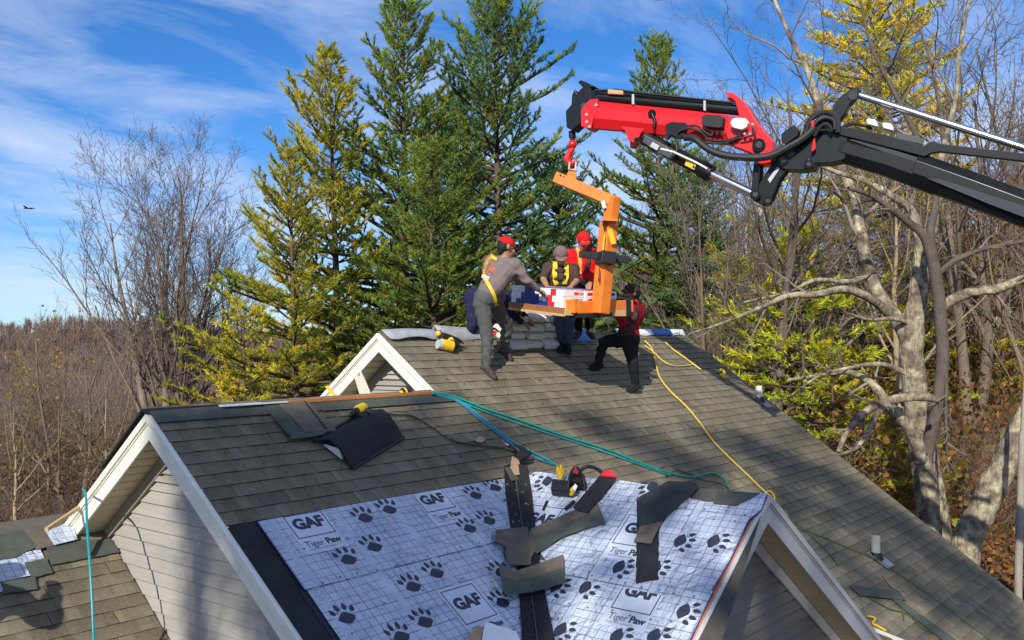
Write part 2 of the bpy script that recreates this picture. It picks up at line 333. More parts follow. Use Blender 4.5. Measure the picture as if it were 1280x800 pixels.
# ------------------------------------------------------------------ the ground
C2 = CAM[:2]; F2 = nrm(FW[:2]); R2 = nrm(RT[:2])
def ss(x, a, b): t = np.clip((x - a) / (b - a), 0, 1); return t * t * (3 - 2 * t)
def ground_z(x, y):
    x = np.asarray(x, float); y = np.asarray(y, float)
    u = (x - C2[0]) * R2[0] + (y - C2[1]) * R2[1]; v = (x - C2[0]) * F2[0] + (y - C2[1]) * F2[1]
    z = -7.0 + 2.6 * ss(u, 3.0, 8.5) * ss(v, 11, 18)
    z = z + np.clip(v - 18, 0, 130) * 0.045 * ss(u, -6, 10)
    z = z - 5.0 * ss(v, 36, 110) * ss(-u, -4, 10)
    hill = 9.5 * np.exp(-((u + 150) / 260) ** 2) + 11.0 * np.exp(-((u + 200) / 58) ** 2)
    z = z + hill * ss(v, 170, 450) + 4 * ss(v, 200, 700)
    z = z + 0.25 * np.sin(x * 0.31 + 1) * np.cos(y * 0.27) * ss(v, 20, 40) + 0.06 * np.sin(x * 1.3) * np.sin(y * 1.1 + 2)
    return z
def geom_axis(a, b, n, fine):
    t = np.linspace(-1, 1, n); g = np.sign(t) * (np.abs(t) ** 3); s = a + (b - a) * (g * 0.5 + 0.5)
    return s
gu = np.sinh(np.linspace(-4.6, 4.6, 150)) * 18.0; gv = np.concatenate([np.sinh(np.linspace(-3.6, 0, 40))[:-1] * 18.0, np.linspace(0, 90, 90), 90 * np.exp(np.linspace(0.05, 2.9, 45))])
GU, GV = np.meshgrid(gu, gv)
XX = C2[0] + GU * R2[0] + GV * F2[0]; YY = C2[1] + GU * R2[1] + GV * F2[1]; ZZ = ground_z(XX, YY)
nv, nu = GU.shape; ix = np.arange(nv * nu).reshape(nv, nu)
GF = np.stack([ix[:-1, :-1], ix[:-1, 1:], ix[1:, 1:], ix[1:, :-1]], -1).reshape(-1, 4)
def ground_mat():
    m = bpy.data.materials.new('leaf_litter'); m.use_nodes = True; t = m.node_tree; p = t.nodes['Principled BSDF']; L = t.links.new
    tc = N(t, 'ShaderNodeTexCoord'); a = N(t, 'ShaderNodeTexNoise'); a.inputs['Scale'].default_value = 0.35; a.inputs['Detail'].default_value = 12; a.inputs['Roughness'].default_value = 0.75
    L(tc.outputs['Object'], a.inputs['Vector']); r = N(t, 'ShaderNodeValToRGB'); e = r.color_ramp.elements
    e[0].position = 0.33; e[0].color = (0.045, 0.035, 0.022, 1); e[1].position = 0.7; e[1].color = (0.21, 0.115, 0.055, 1)
    q = e.new(0.45); q.color = (0.12, 0.068, 0.038, 1); q = e.new(0.56); q.color = (0.15, 0.085, 0.05, 1); q = e.new(0.63); q.color = (0.085, 0.095, 0.03, 1)
    v = N(t, 'ShaderNodeTexVoronoi'); v.inputs['Scale'].default_value = 9; L(tc.outputs['Object'], v.inputs['Vector'])
    h = N(t, 'ShaderNodeHueSaturation'); mr = N(t, 'ShaderNodeMapRange'); mr.inputs[3].default_value = 0.55; mr.inputs[4].default_value = 1.5
    L(v.outputs['Color'], mr.inputs[0]); L(mr.outputs[0], h.inputs['Value']); L(a.outputs[0], r.inputs[0]); L(r.outputs[0], h.inputs['Color']); L(h.outputs[0], p.inputs['Base Color'])
    p.inputs['Roughness'].default_value = 0.95
    bp = N(t, 'ShaderNodeBump'); bp.inputs['Strength'].default_value = 0.8; bp.inputs['Distance'].default_value = 0.1; L(v.outputs['Distance'], bp.inputs['Height']); L(bp.outputs[0], p.inputs['Normal'])
    return m
g_ob = link('ground', mesh_np('ground', np.stack([XX.ravel(), YY.ravel(), ZZ.ravel()], -1), GF, mats=[ground_mat()], smooth=True)); tag(g_ob, kind='structure')

# ------------------------------------------------------------------ the house
house = thing('house', (1.8, -2.5, -7.0), 'gabled house being reroofed, brown shingles and grey siding, workers on its ridge', 'house')
def fz(x, y, o=0.0): return np.array([x, y, y * T + o])
EAVE = -6.4
roof = MB()
def slab(P, th=0.03, mi=0): roof.prism([np.asarray(p, float) for p in P], (0, 0, -th), mi)
o_ = -0.012
slab([fz(0, 0, o_), fz(LX, 0, o_), fz(LX, EAVE, o_), fz(GX + 4.4, EAVE, o_), fz(GX + 2.7, -2.02 - 2.7, o_), fz(GX, -2.02, o_), fz(-3.32, GY - .9, o_), fz(-WX, GY - .9, o_), fz(-WX, -DY, o_), fz(0, -DY, o_)])
slab([(0, 0, o_), (0, 5, -5 * T + o_), (LX, 5, -5 * T + o_), (LX, 0, o_)])
wz = -DY * T
slab([(-WX, -DY, wz + o_), (-WX, 1.45, wz - 2.414 * T + o_), (0.2, 1.45, wz - 2.414 * T + o_), (0.2, -DY, wz + o_)])
# cross gable slopes
slab([(GX, GY, GZ + o_), (GX, -2.0, GZ + o_), (GX - 3.4, -2.0 - 3.4, GZ - 3.4 * T + o_), (GX - 3.4, GY, GZ - 3.4 * T + o_)][0:3] + [(GX - 3.4, GY - .1, GZ - 3.4 * T + o_)])
slab([(GX, GY, GZ + o_), (GX + 2.83, GY, GZ - 2.83 * T + o_), (GX, -2.0, GZ + o_)])
M['roof_dark'] = mat('roof_dark', (0.11, 0.10, 0.085), 0.9, 0.2, 10)
roof_o = roof.build('roof', [M['roof_dark']], house)

# shingles: one strip is a thin wedge with raised tabs
RX = Matrix(((1, 0, 0), (0, CA, -SA), (0, SA, CA)))
EXP = 0.143
def strip_geo(Ls, r, left=0.0):
    V, F, Cc = [], [], []
    def q(x0, x1, zt, zb, col, band):
        b = len(V); c = np.array(col); m = .055 + r.uniform(-.012, .02)
        zm = zb + (zt - zb) * m / .19
        V.extend([(x0, 0, 0), (x1, 0, 0), (x1, 0, zb), (x0, 0, zb),
                  (x0, 0, zb), (x1, 0, zb), (x0, m, zm + .0002), (x1, m, zm + .0002), (x0, .19, zt), (x1, .19, zt), (x0, .19, 0), (x1, .19, 0), (x0, 0, 0), (x1, 0, 0)])
        F.extend([(b, b + 1, b + 2, b + 3), (b + 4, b + 5, b + 7, b + 6), (b + 6, b + 7, b + 9, b + 8), (b + 12, b + 4, b + 6, b + 8, b + 10), (b + 5, b + 13, b + 11, b + 9, b + 7)])
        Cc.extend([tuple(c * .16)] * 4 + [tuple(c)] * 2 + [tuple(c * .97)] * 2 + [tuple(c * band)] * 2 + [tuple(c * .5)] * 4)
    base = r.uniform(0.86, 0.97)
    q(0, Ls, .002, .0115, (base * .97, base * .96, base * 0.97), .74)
    x = r.uniform(-.1, .06)
    while x < Ls:
        w = r.uniform(.10, .22); a, b2 = max(0, x), min(Ls, x + w)
        if b2 - a > .02:
            k = r.choice((.80, .88, .95, 1.0, 1.04, 1.10)) * r.uniform(.97, 1.03); wmt = r.uniform(-.03, .04)
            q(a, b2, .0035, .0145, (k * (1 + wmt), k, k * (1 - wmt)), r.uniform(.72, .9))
        x += w + r.uniform(.06, .16)
    return V, F, Cc
SH = []
_r = random.Random(3)
for k in range(10):
    V, F, Cc = strip_geo(0.995, _r); SH.append((V, F, Cc))
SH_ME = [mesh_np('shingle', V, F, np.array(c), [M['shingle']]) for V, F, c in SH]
shlist = []      # (distance, matrix-loc, length, plane)
def clip_strip(x0, x1): return x0, x1
for row in range(0, 55):
    s1 = (row + 1) * EXP; y1 = -s1 * CA
    if y1 < EAVE: break
    if s1 <= DY / CA + .02: xl = 0.0
    elif s1 <= 2.62: xl = -WX
    else: xl = max(GX + (-2.02 - y1) - .12, -WX)
    xl += .012
    off = (row * 0.37) % 1.0 - 1.0
    x = xl + off if row % 1 == 0 else xl
    x = xl - ((row * 0.37) % 0.8)
    while x < LX - .01:
        a, b = max(x, xl), min(x + 1.0, LX)
        if b - a > .03: shlist.append((a, b, y1))
        x += 1.0
def shdist(t): return (np.array([(t[0] + t[1]) / 2, t[2], t[2] * T]) - CAM) @ FW
def on_screen(P):
    d = P - CAM; z = d @ FW
    x = 640 + FPX * (d @ RT) / z; y = 400 - FPX * (d @ UP) / z
    return -30 < x < 1310 and y < 830
vis = [t for t in shlist if on_screen(fz((t[0] + t[1]) / 2, t[2]))]
vis.sort(key=shdist)
NPART = 258
partset = set(vis[:NPART])
def place_strip(t, r):
    a, b, y = t; L_ = b - a
    if L_ > .99: me = SH_ME[r.randrange(10)]
    else:
        V, F, c = strip_geo(L_ - .005, r); me = mesh_np('shingle', V, F, np.array(c), [M['shingle']])
    o = bpy.data.objects.new('shingle', me); COL.objects.link(o); o.parent = roof_o
    o.matrix_local = Matrix.Translation(Vector((a, y, y * T - .010))) @ RX.to_4x4()
    return o
_r2 = random.Random(11); SV, SF, SCc = [], [], []
RXn = np.array(RX)
for t in shlist:
    if t in partset: place_strip(t, _r2)
    else:
        V, F, c = strip_geo(t[1] - t[0] - .005, _r2); b = len(SV)
        P = np.array(V) @ RXn.T + np.array([t[0], t[2], t[2] * T - .010])
        SV += P.tolist(); SF += [tuple(b + i for i in f) for f in F]; SCc += c
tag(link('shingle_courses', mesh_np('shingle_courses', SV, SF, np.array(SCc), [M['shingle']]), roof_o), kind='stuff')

# lower roof on the left
lr = MB()
LRY = 0.66                                          # its ridge
def lz(y, o=0.0): return -1.948 + LOW_T * (y - .284) + o
lr.prism([(-7.4, LRY, lz(LRY, -.012)), (-3.08, LRY, lz(LRY, -.012)), (-3.08, -2.6, lz(-2.6, -.012)), (-7.4, -2.6, lz(-2.6, -.012))], (0, 0, -.03))
lr.prism([(-7.4, LRY, lz(LRY, -.012)), (-7.4, 3.2, lz(LRY) - 2.54 * LOW_T), (-3.08, 3.2, lz(LRY) - 2.54 * LOW_T), (-3.08, LRY, lz(LRY, -.012))], (0, 0, -.03))
low_o = lr.build('lower_roof', [M['roof_dark']], house)
cl = 1 / math.hypot(LOW_T, 1); sl = LOW_T * cl
RL = Matrix(((1, 0, 0), (0, cl, -sl), (0, sl, cl)))
for row in range(2, 19):
    y = LRY - (row + 1) * EXP * cl
    x = -5.5 + ((row * .41) % .9)
    while x < -3.1:
        a, b = x, min(x + 1.0, -3.09)
        if b - a > .04:
            L_ = b - a
            me = SH_ME[_r2.randrange(10)] if L_ > .99 else None
            if me is None:
                V, F, c = strip_geo(L_ - .005, _r2); me = mesh_np('shingle', V, F, np.array(c), [M['shingle']])
            if b > -4.35 and y > -1.3:
                o = bpy.data.objects.new('shingle', me); COL.objects.link(o); o.parent = low_o
                o.matrix_local = Matrix.Translation(Vector((a, y, lz(y) - .010))) @ RL.to_4x4()
        x += 1.0

def patch(name, pts, fn, off=0.02, th=0.006, m=None, parent=None, up=None, curl=0.0):
    """thin flat piece lying on a roof plane; pts are outline corners"""
    P = [fn(x, y, off) for x, y in pts]
    nn = nrm(np.cross(P[1] - P[0], P[2] - P[0])); nn = nn if nn[2] > 0 else -nn
    if curl >= 0:
        rj = random.Random(int(pts[0][0] * 7 + pts[0][1])); Q = []
        for k in range(len(P)):
            a, b = P[k], P[(k + 1) % len(P)]; L_ = np.linalg.norm(b - a); n_ = max(1, int(L_ / .05)); sd_ = nrm(np.cross(nn, b - a))
            for q in range(n_): Q.append(a + (b - a) * q / n_ + (sd_ * rj.uniform(-.004, .004) if q else sd_ * 0))
        P = Q
    mb = MB(); mb.prism(P, nn * -th)
    if parent is None:
        c = np.mean(P, 0); return mb.build(name, m, None, origin=c)
    return mb.build(name, m, parent)

# cap strips and bare felt on the lower roof
patch('ridge_strip', [(56, 676), (140, 674), (150, 690), (64, 706)], lower, .024, .005, M['strip'], low_o)
patch('ridge_strip', [(-30, 690), (0, 668), (30, 663), (46, 683), (18, 697), (-5, 700), (-30, 712)], lower, .030, .006, M['strip'], low_o)
patch('ridge_strip', [(30, 662), (56, 661), (70, 681), (46, 687)], lower, .030, .006, M['strip2'], low_o)
patch('ridge_strip', [(31, 704), (58, 697), (66, 716), (40, 722)], lower, .026, .005, M['strip'], low_o)
patch('ridge_strip', [(3, 727), (44, 720), (47, 736), (4, 742)], lower, .026, .005, M['strip'], low_o)

# ---- gable dressing -------------------------------------------------
def gable(P, ax, inward, oh, lenL, lenR, tr, sd, name_wall, top_w=.07, fas=.155, zmin=-4.6, boards=.118, vent=True, wall_lo=None):
    """P: peak of the roof edge; ax: horizontal unit along the gable face (to the image right); inward: unit into the house"""
    P = np.asarray(P, float); ax = np.asarray(ax, float); iw = np.asarray(inward, float); z = np.array([0, 0, 1.0])
    def E(s, sgn, drop, dep): return P + ax * (sgn * s) + z * (-s * T - drop) + iw * dep
    for sgn, ln in ((-1, lenL), (1, lenR)):
        # upper moulding, then the wide rake board set back beneath it
        mb = MB()
        mb.prism([E(0, sgn, .004, -.03), E(ln, sgn, .004, -.03), E(ln, sgn, top_w, -.03), E(0, sgn, top_w, -.03)], iw * .06)
        r1 = mb.build('rake_moulding', tr, house, bevel=.004)
        mb = MB()
        mb.prism([E(0, sgn, top_w - .006, .0), E(ln, sgn, top_w - .006, .0), E(ln, sgn, top_w + fas, .0), E(0, sgn, top_w + fas, .0)], iw * .022)
        mb.prism([E(0, sgn, top_w + .001, -.012), E(ln, sgn, top_w + .001, -.012), E(ln, sgn, top_w + .018, -.012), E(0, sgn, top_w + .018, -.012)], iw * .011)
        mb.build('rake_board', tr, house, bevel=.003)
        # soffit: separate panels across the overhang
        d = top_w + fas - .03
        mb = MB(); mb.prism([E(0, sgn, d - .02, .02), E(ln, sgn, d - .02, .02), E(ln, sgn, d - .02, oh), E(0, sgn, d - .02, oh)], (0, 0, .012))
        sf = mb.build('soffit', M['gap'], house)
        n = int(ln / .105); base = None
        pm = MB(); pm.prism([E(0, sgn, d, .023), E(.088, sgn, d, .023), E(.088, sgn, d, oh - .002), E(0, sgn, d, oh - .002)], (0, 0, .010))
        first = pm.build('soffit_panel', M['soffit'], sf)
        for k in range(1, n):
            o = first.copy(); COL.objects.link(o); o.parent = sf
            dv = (ax * sgn - z * T) * (.105 * k); o.location = Vector(dv.tolist())
        # frieze board against the wall
        mb = MB(); mb.prism([E(.0, sgn, d + .012, oh - .03), E(ln, sgn, d + .012, oh - .03), E(ln, sgn, d + .13, oh - .03), E(0, sgn, d + .13, oh - .03)], iw * .028)
        mb.build('frieze_board', M['frieze'] if tr is M['trim'] else tr, house, bevel=.003)
    # wall backing
    d = top_w + fas - .02; pz = P[2] - d; lo = zmin
    wl = min(lenL, lenR) if wall_lo is None else wall_lo
    Q = lambda s, zz, dep: P * np.array([1, 1, 0]) + ax * s + z * zz + iw * dep
    mb = MB(); mb.prism([Q(0, pz, oh + .02), Q(lenR, pz - lenR * T, oh + .02), Q(lenR, lo, oh + .02), Q(-lenL, lo, oh + .02), Q(-lenL, pz - lenL * T, oh + .02)], iw * .1)
    wall = mb.build(name_wall, sd, house)
    zt = pz - (.40 if vent else .0)
    zz = zt
    while zz - boards > lo:
        h0, h1 = zz, zz - boards
        a0 = min((pz - h0) / T, 9); a1 = min((pz - h1) / T, 9)
        L0, R0, L1, R1 = min(a0, lenL), min(a0, lenR), min(a1, lenL), min(a1, lenR)
        mb = MB(); mb.add([Q(-L0, h0, oh + .018), Q(R0, h0, oh + .018), Q(R1, h1, oh - .004), Q(-L1, h1, oh - .004), Q(-L1, h1, oh + .02), Q(R1, h1, oh + .02)],
                          [(0, 3, 2, 1), (3, 4, 5, 2)])
        mb.build('siding_board', sd, wall)
        zz -= boards
    if vent:
        mb = MB(); mb.prism([Q(-.46, zt + .02, oh - .02), Q(.46, zt + .02, oh - .02), Q(.50, zt - .03, oh - .02), Q(-.50, zt - .03, oh - .02)], iw * .03)
        vn = mb.build('gable_vent', sd, house, bevel=.003)
        k = zt + .05
        while k < pz - .08:
            wv = max((pz - k) / T - .10, .02); mb = MB()
            mb.add([Q(-wv, k + .045, oh + .015), Q(wv, k + .045, oh + .015), Q(wv, k, oh - .012), Q(-wv, k, oh - .012), Q(wv, k - .008, oh - .005), Q(-wv, k - .008, oh - .005)], [(0, 3, 2, 1), (3, 5, 4, 2)])
            mb.build('louver', tr if tr is M['trim_grey'] else M['siding'], vn); k += .062
gable((-WX, -DY, -DY * T), (0, -1, 0), (1, 0, 0), .30, 2.62, 3.35, M['trim'], M['siding'], 'gable_wall', zmin=-4.4)
gable((0, 0, 0), (0, -1, 0), (1, 0, 0), .34, 2.2, DY + .02, M['trim'], M['siding'], 'gable_wall', zmin=-1.75, boards=.085)
gable((GX, GY, GZ), (1, 0, 0), (0, 1, 0), .30, 2.9, 2.86, M['trim_grey'], M['siding_shaded'], 'gable_wall', zmin=-5.2, vent=False, fas=.175)
# plain rake trim along the far right edge, walls below the eaves, brick under the cornice
mb = MB(); mb.prism([fz(LX + .005, 0, -.004), fz(LX + .005, EAVE, -.004), fz(LX + .005, EAVE, -.16), fz(LX + .005, 0, -.16)], (.03, 0, 0)); mb.build('rake_board', M['roof_dark'], house)
mb = MB()
mb.box((3.4, 0.0, -6.0), 7.0 - .5, 9.0, 5.0); mb.box((-1.6, -1.2, -5.8), 2.8, 4.6, 4.4)
mb.build('house_wall', M['siding_shaded'], house)
mb = MB(); mb.box((-5.2, 0.3, -5.3), 4.1, 4.6, 3.6); mb.build('house_wall', M['siding'], house)
mb = MB(); mb.beam(fz(3.02, -4.62, -.03), fz(3.42, -4.95, -.02), .05, .10); mb.build('gutter', M['trim'], house)
bw = MB(); bw.box((2.98, -4.72, -3.75), .5, .1, .5); bwo = bw.build('brick_wall', M['white'], house)
for k in range(4):
    for j in range(3):
        b = MB(); b.box((2.80 + j * .17 + (.08 if k % 2 else 0), -4.78, -3.56 - k * .075), .16, .03, .063); b.build('brick', M['brick'], bwo)

# ridge dressing of the wing and main roof
def fr(X, s, off=0.0): return np.array([X, -s * CA, -s * SA]) + NF * off
def fquad(name, x0, x1, s0, s1, off, m, th=.005, par=house, jag=0):
    mb = MB(); mb.prism([fr(x0, s0, off), fr(x1, s0, off), fr(x1, s1, off), fr(x0, s1, off)], NF * -th); return mb.build(name, m, par)
S0 = DY / CA
fquad('ridge_strip', -WX + .0, -1.70, S0 + .0, S0 + .155, .022, M['strip'], .006)
fquad('ridge_strip', -1.69, 0.35, S0 + .02, S0 + .17, .024, M['strip'], .006)
mb = MB(); mb.beam((-2.72, -DY + .01, wz + .02), (-2.03, -DY + .01, wz + .022), .16, .012); mb.build('ridge_felt', M['white'], house)
mb = MB(); mb.beam((-2.05, -DY + .012, wz + .018), (0.0, -DY + .012, wz + .018), .12, .03); mb.build('ridge_board', M['orange_wood'], house)
mb = MB(); mb.prism([(-WX - .05, -DY - .03, wz + .0), (-WX - .05, -DY + .03, wz + .035), (-WX - .05, -DY + .75, wz - .75 * T + .04), (-WX - .05, -DY + .75, wz - .75 * T + .02), (-WX - .05, -DY + .03, wz + .015)], (.72, 0, 0)); mb.build('ridge_strip', M['felt_black'], house)
# folded grey sheets over the main ridge (left) and white / blue ones (right)
def ridge_sheet(name, prof, m, x0, x1, par=house, n=9, amp=.012, seed=0, uv=None):
    """prof: list of (y, lift) across the ridge"""
    r = np.random.default_rng(seed); V = []; F = []
    nx = n; ny = len(prof)
    for i in range(nx):
        X = x0 + (x1 - x0) * i / (nx - 1)
        for j, (y, l) in enumerate(prof):
            zz = (y * T if y < 0 else -y * T) + (l(i / (nx - 1)) if callable(l) else l) + r.normal(0, amp) * (0.4 + (abs(y) > .01)) * .4
            V.append((X, y, zz))
    for i in range(nx - 1):
        for j in range(ny - 1): F.append((i * ny + j, (i + 1) * ny + j, (i + 1) * ny + j + 1, i * ny + j + 1))
    me = mesh_np(name, V, F, mats=[m], smooth=True)
    ul = me.uv_layers.new(name='uv'); li = np.empty(len(me.loops), np.int32); me.loops.foreach_get('vertex_index', li)
    ul.data.foreach_set('uv', np.array(V)[li][:, :2].astype(np.float32).ravel())
    o = link(name, me, par); sm = o.modifiers.new('solid', 'SOLIDIFY'); sm.thickness = .004
    return o
M['felt_grey'] = mat('felt_grey', (0.36, 0.38, 0.40), 0.5, 0.25, 9, bump=0.2)
ridge_sheet('ridge_sheet', [(-.17, lambda t: .03 + .05 * math.exp(-((t - .45) / .3) ** 2)), (-.09, lambda t: .05 + .05 * t), (.0, lambda t: .035 + .02 * math.sin(t * 3)), (.18, .03), (.4, .02)], M['felt_grey'], .05, .95, seed=3)
ridge_sheet('ridge_sheet', [(-.14, .015), (-.05, lambda t: .03 + .04 * (1 - t)), (.0, lambda t: .05 + .05 * (1 - t)), (.2, .04), (.4, .02)], M['felt_grey'], .93, 1.95, seed=5)
ridge_sheet('ridge_sheet', [(-.07, .02), (.0, .07), (.12, .13), (.4, .03)], M['white'], 4.9, 6.0, seed=6)
ridge_sheet('ridge_sheet', [(-.075, .03), (.0, .08), (.12, .14), (.4, .03)], M['blue_sheet'], 5.95, 6.55, seed=7)
ridge_sheet('ridge_sheet', [(-.07, .02), (.0, .07), (.12, .13), (.4, .03)], M['white'], 6.5, 7.0, seed=8)
ridge_sheet('ridge_sheet', [(-.20, .02), (-.08, .03), (.0, .05), (.25, .03)], M['blue_sheet'], 3.35, 4.1, seed=9)
# ------------------------------------------------------------------ underlayment with its print
def felt_sheet(E0, Ev, Nv, nrml, poly, off, name='underlayment', n=22, seed=0, amp=.004):
    """poly: outline in (e,n) metres about E0; filled as a fine grid so that it can ripple"""
    r = np.random.default_rng(seed)
    P = np.array(poly); me = bpy.data.meshes.new(name)
    V = [E0 + Ev * e + Nv * q + nrml * off for e, q in poly]
    mb = MB(); mb.prism(V, nrml * -.004)
    o = mb.build(name, M['felt'], house)
    ul = o.data.uv_layers.new(name='uv'); li = np.empty(len(o.data.loops), np.int32); o.data.loops.foreach_get('vertex_index', li)
    uv = np.array(list(poly) + list(poly), np.float32); ul.data.foreach_set('uv', uv[li].ravel())
    return o
FE, FN = np.array([1.0, 0, 0]), np.array([0, CA, SA]); F0 = np.zeros(3)           # left sheets: e = X, n = -s
GE, GN = np.array([0, -1.0, 0]), np.array([CA, 0, SA]); G0 = np.array([GX, 0, GZ])  # right sheets: e = -Y, n = -t
# black felt base under them
mb = MB(); mb.prism([fr(-WX + .01, 2.60, .006), fr(.2, 2.60, .006), fr(-2.6, 5.9, .006), fr(-WX + .01, 5.9, .006)], NF * -.006); mb.build('felt_base', M['felt_black'], house)
def cgp(y, t, off=0.0): return np.array([GX - t * CA, y, GZ - t * SA]) + NG * off
s_lo = felt_sheet(F0, FE, FN, NF, [(-3.10, -3.25), (-.55, -3.25), (-.9, -3.9), (-2.2, -5.4), (-3.15, -5.4)], .014, seed=1)
s_hi = felt_sheet(F0, FE, FN, NF, [(-3.118, -2.605), (-2.6, -2.601), (-1.2, -2.60), (-.02, -2.612), (-.02, -2.9), (-.7, -3.34), (-1.4, -3.345), (-2.3, -3.33), (-3.12, -3.338)], .021, seed=2)
mb = MB(); mb.beam(fr(-3.122, 2.606, .020), fr(-3.125, 3.34, .020), .005, .003, NF); mb.beam(fr(-3.153, 3.33, .014), fr(-3.16, 5.4, .014), .005, .003, NF); mb.build('sheet_edge', M['violet_edge'], s_hi)
g_lo = felt_sheet(G0, GE, GN, NG, [(2.95, -1.10), (4.80, -1.10), (4.79, -3.3), (4.6, -3.3), (3.2, -1.9)], .014, seed=3)
g_hi = felt_sheet(G0, GE, GN, NG, [(2.16, -.16), (2.35, -.03), (2.9, -.045), (3.35, -.035), (3.6, -.05), (3.78, -.06), (4.0, -.05), (4.12, -.05), (4.17, -.17), (4.33, -.19), (4.48, -.17), (4.66, -.02), (4.83, -.012),
    (4.85, -.2), (4.79, -.33), (4.80, -.8), (4.785, -1.0), (4.76, -1.235), (4.4, -1.222), (3.9, -1.215), (3.3, -1.205), (2.85, -.90), (2.4, -.40)], .021, seed=4)
mb = MB()
ed = [(4.835, .02), (4.85, .2), (4.80, .35), (4.805, .8), (4.795, 1.1), (4.81, 1.6), (4.80, 2.4)]
mb.tube([cgp(-e, t, .012) for e, t in ed], [.005] * len(ed), 6); mb.build('sheet_edge', M['violet_edge'], g_hi)
mb = MB(); mb.prism([cgp(GY + .005, .30, .004), cgp(GY + .005, 3.2, .004), cgp(GY + .065, 3.2, .004), cgp(GY + .05, .5, .004)], NG * -.02); mb.build('bare_board', M['orange_wood'], house)

PR = {}
def flat(parent, E0, Ev, Nv, nrml, off, polys2, key):
    mb = PR.setdefault(key, (MB(), parent))[0]
    for p in polys2:
        V = [E0 + Ev * x + Nv * y + nrml * off for x, y in p]; mb.add(V, [tuple(range(len(V)))])
def clip_poly(p, fn):
    res = []
    for i in range(len(p)):
        a, b = p[i], p[(i + 1) % len(p)]; da, db = fn(a), fn(b)
        if da >= 0: res.append(a)
        if da * db < 0: t = da / (da - db); res.append((a[0] + (b[0] - a[0]) * t, a[1] + (b[1] - a[1]) * t))
    return res
def text_polys(txt, size, bold=0.0, space=1.0):
    cu = bpy.data.curves.new('lettering', 'FONT'); cu.body = txt; cu.size = size; cu.offset = bold; cu.align_x = 'CENTER'; cu.resolution_u = 3; cu.space_character = space
    o = bpy.data.objects.new('lettering', cu); COL.objects.link(o)
    dg = bpy.context.evaluated_depsgraph_get(); me = o.evaluated_get(dg).to_mesh()
    P = [[(me.vertices[i].co.x, me.vertices[i].co.y) for i in f.vertices] for f in me.polygons]
    o.evaluated_get(dg).to_mesh_clear(); bpy.data.objects.remove(o); bpy.data.curves.remove(cu)
    return P
TXT = {'G': text_polys('GAF', .135, .0075, 1.0), 'T': text_polys('Tiger', .088, 0.0, .95), 'P': text_polys('Paw', .088, .0035, .95), 's': text_polys('Premium Roof Deck Protection', .020, 0)}
def tf(polys, x, y, ang=0, sc=1.0):
    c, s = math.cos(ang), math.sin(ang); return [[(x + sc * (c * a - s * b), y + sc * (s * a + c * b)) for a, b in p] for p in polys]
def paw_polys():
    P = []
    P.append([(.098 * math.cos(t) * (1 - .12 * math.sin(t)), -.055 + .058 * math.sin(t) + .012 * math.cos(3 * t + 1.57)) for t in np.linspace(0, 2 * math.pi, 18)[:-1]])
    for cx, cy, a, L_ in ((-.112, .035, .40, .042), (-.042, .075, .10, .046), (.045, .075, -.10, .046), (.115, .035, -.40, .042)):
        e = []
        for t in np.linspace(0, 2 * math.pi, 12)[:-1]:
            w = .026 * math.sin(t) ; l = L_ * math.cos(t); w *= (1 - .55 * max(0, math.cos(t)))
            e.append((cx + math.cos(a) * w - math.sin(a) * l, cy + math.sin(a) * w + math.cos(a) * l))
        P.append(e)
    return P
PAW = paw_polys()
WPLAIN = M['sheet_plain'] = mat('sheet_plain', (0.54, 0.59, 0.69), 0.42, 0.12, 3, spec=.5, bump=.9, bscale=4)  # carries the same painted-in sky tint as the gridded sheet
def logo(key, parent, E0, Ev, Nv, nv, off, x, y, cut=None, w=.37, h=.255, lower_=True):
    """x,y = bottom centre of the framed panel"""
    def put(polys, o, k):
        if cut: polys = [q for q in (clip_poly(p, cut) for p in polys) if len(q) > 2]
        flat(parent, E0, Ev, Nv, nv, off + o, polys, key + k)
    put([[(x - w / 2 - .02, y - .17), (x + w / 2 + .02, y - .17), (x + w / 2 + .02, y + h + .02), (x - w / 2 - .02, y + h + .02)]], .0012, '_w')
    b = .009
    put([[(x - w / 2, y), (x + w / 2, y), (x + w / 2, y + b), (x - w / 2, y + b)], [(x - w / 2, y + b), (x - w / 2 + b, y + b), (x - w / 2 + b, y + h), (x - w / 2, y + h)],
         [(x + w / 2 - b, y + b), (x + w / 2, y + b), (x + w / 2, y + h), (x + w / 2 - b, y + h)], [(x - w / 2 + b, y + h - b), (x + w / 2 - b, y + h - b), (x + w / 2 - b, y + h), (x - w / 2 + b, y + h)]], .0024, '')
    put(tf(TXT['G'], x, y + h * .5 - .03, 0, 1.15), .0024, '')
    put(tf(TXT['T'], x - .075, y - .10), .0024, ''); put(tf(TXT['P'], x + .105, y - .10), .0024, ''); put(tf(TXT['s'], x - .03, y - .135), .0024, '')
def paw(key, parent, E0, Ev, Nv, nv, off, x, y, ang, cut=None, sc=1.0):
    po = tf(PAW, x, y, ang, sc * .80)
    if cut: po = [q for q in (clip_poly(p, cut) for p in po) if len(q) > 2]
    flat(parent, E0, Ev, Nv, nv, off + .0018, po, key)
top = lambda p: -2.607 - p[1]
seam = lambda p: -3.345 - p[1]
A_hi = ('lh', s_hi, F0, FE, FN, NF, .021); A_lo = ('ll', s_lo, F0, FE, FN, NF, .014); B_hi = ('rh', g_hi, G0, GE, GN, NG, .021); B_lo = ('rl', g_lo, G0, GE, GN, NG, .014)
logo(*A_hi, -2.705, -2.86, top); logo(*A_hi, -1.31, -2.855, top)
logo(*A_lo, -1.83, -4.036, None, h=.355); logo(*A_lo, -2.86, -4.33, None, h=.355)
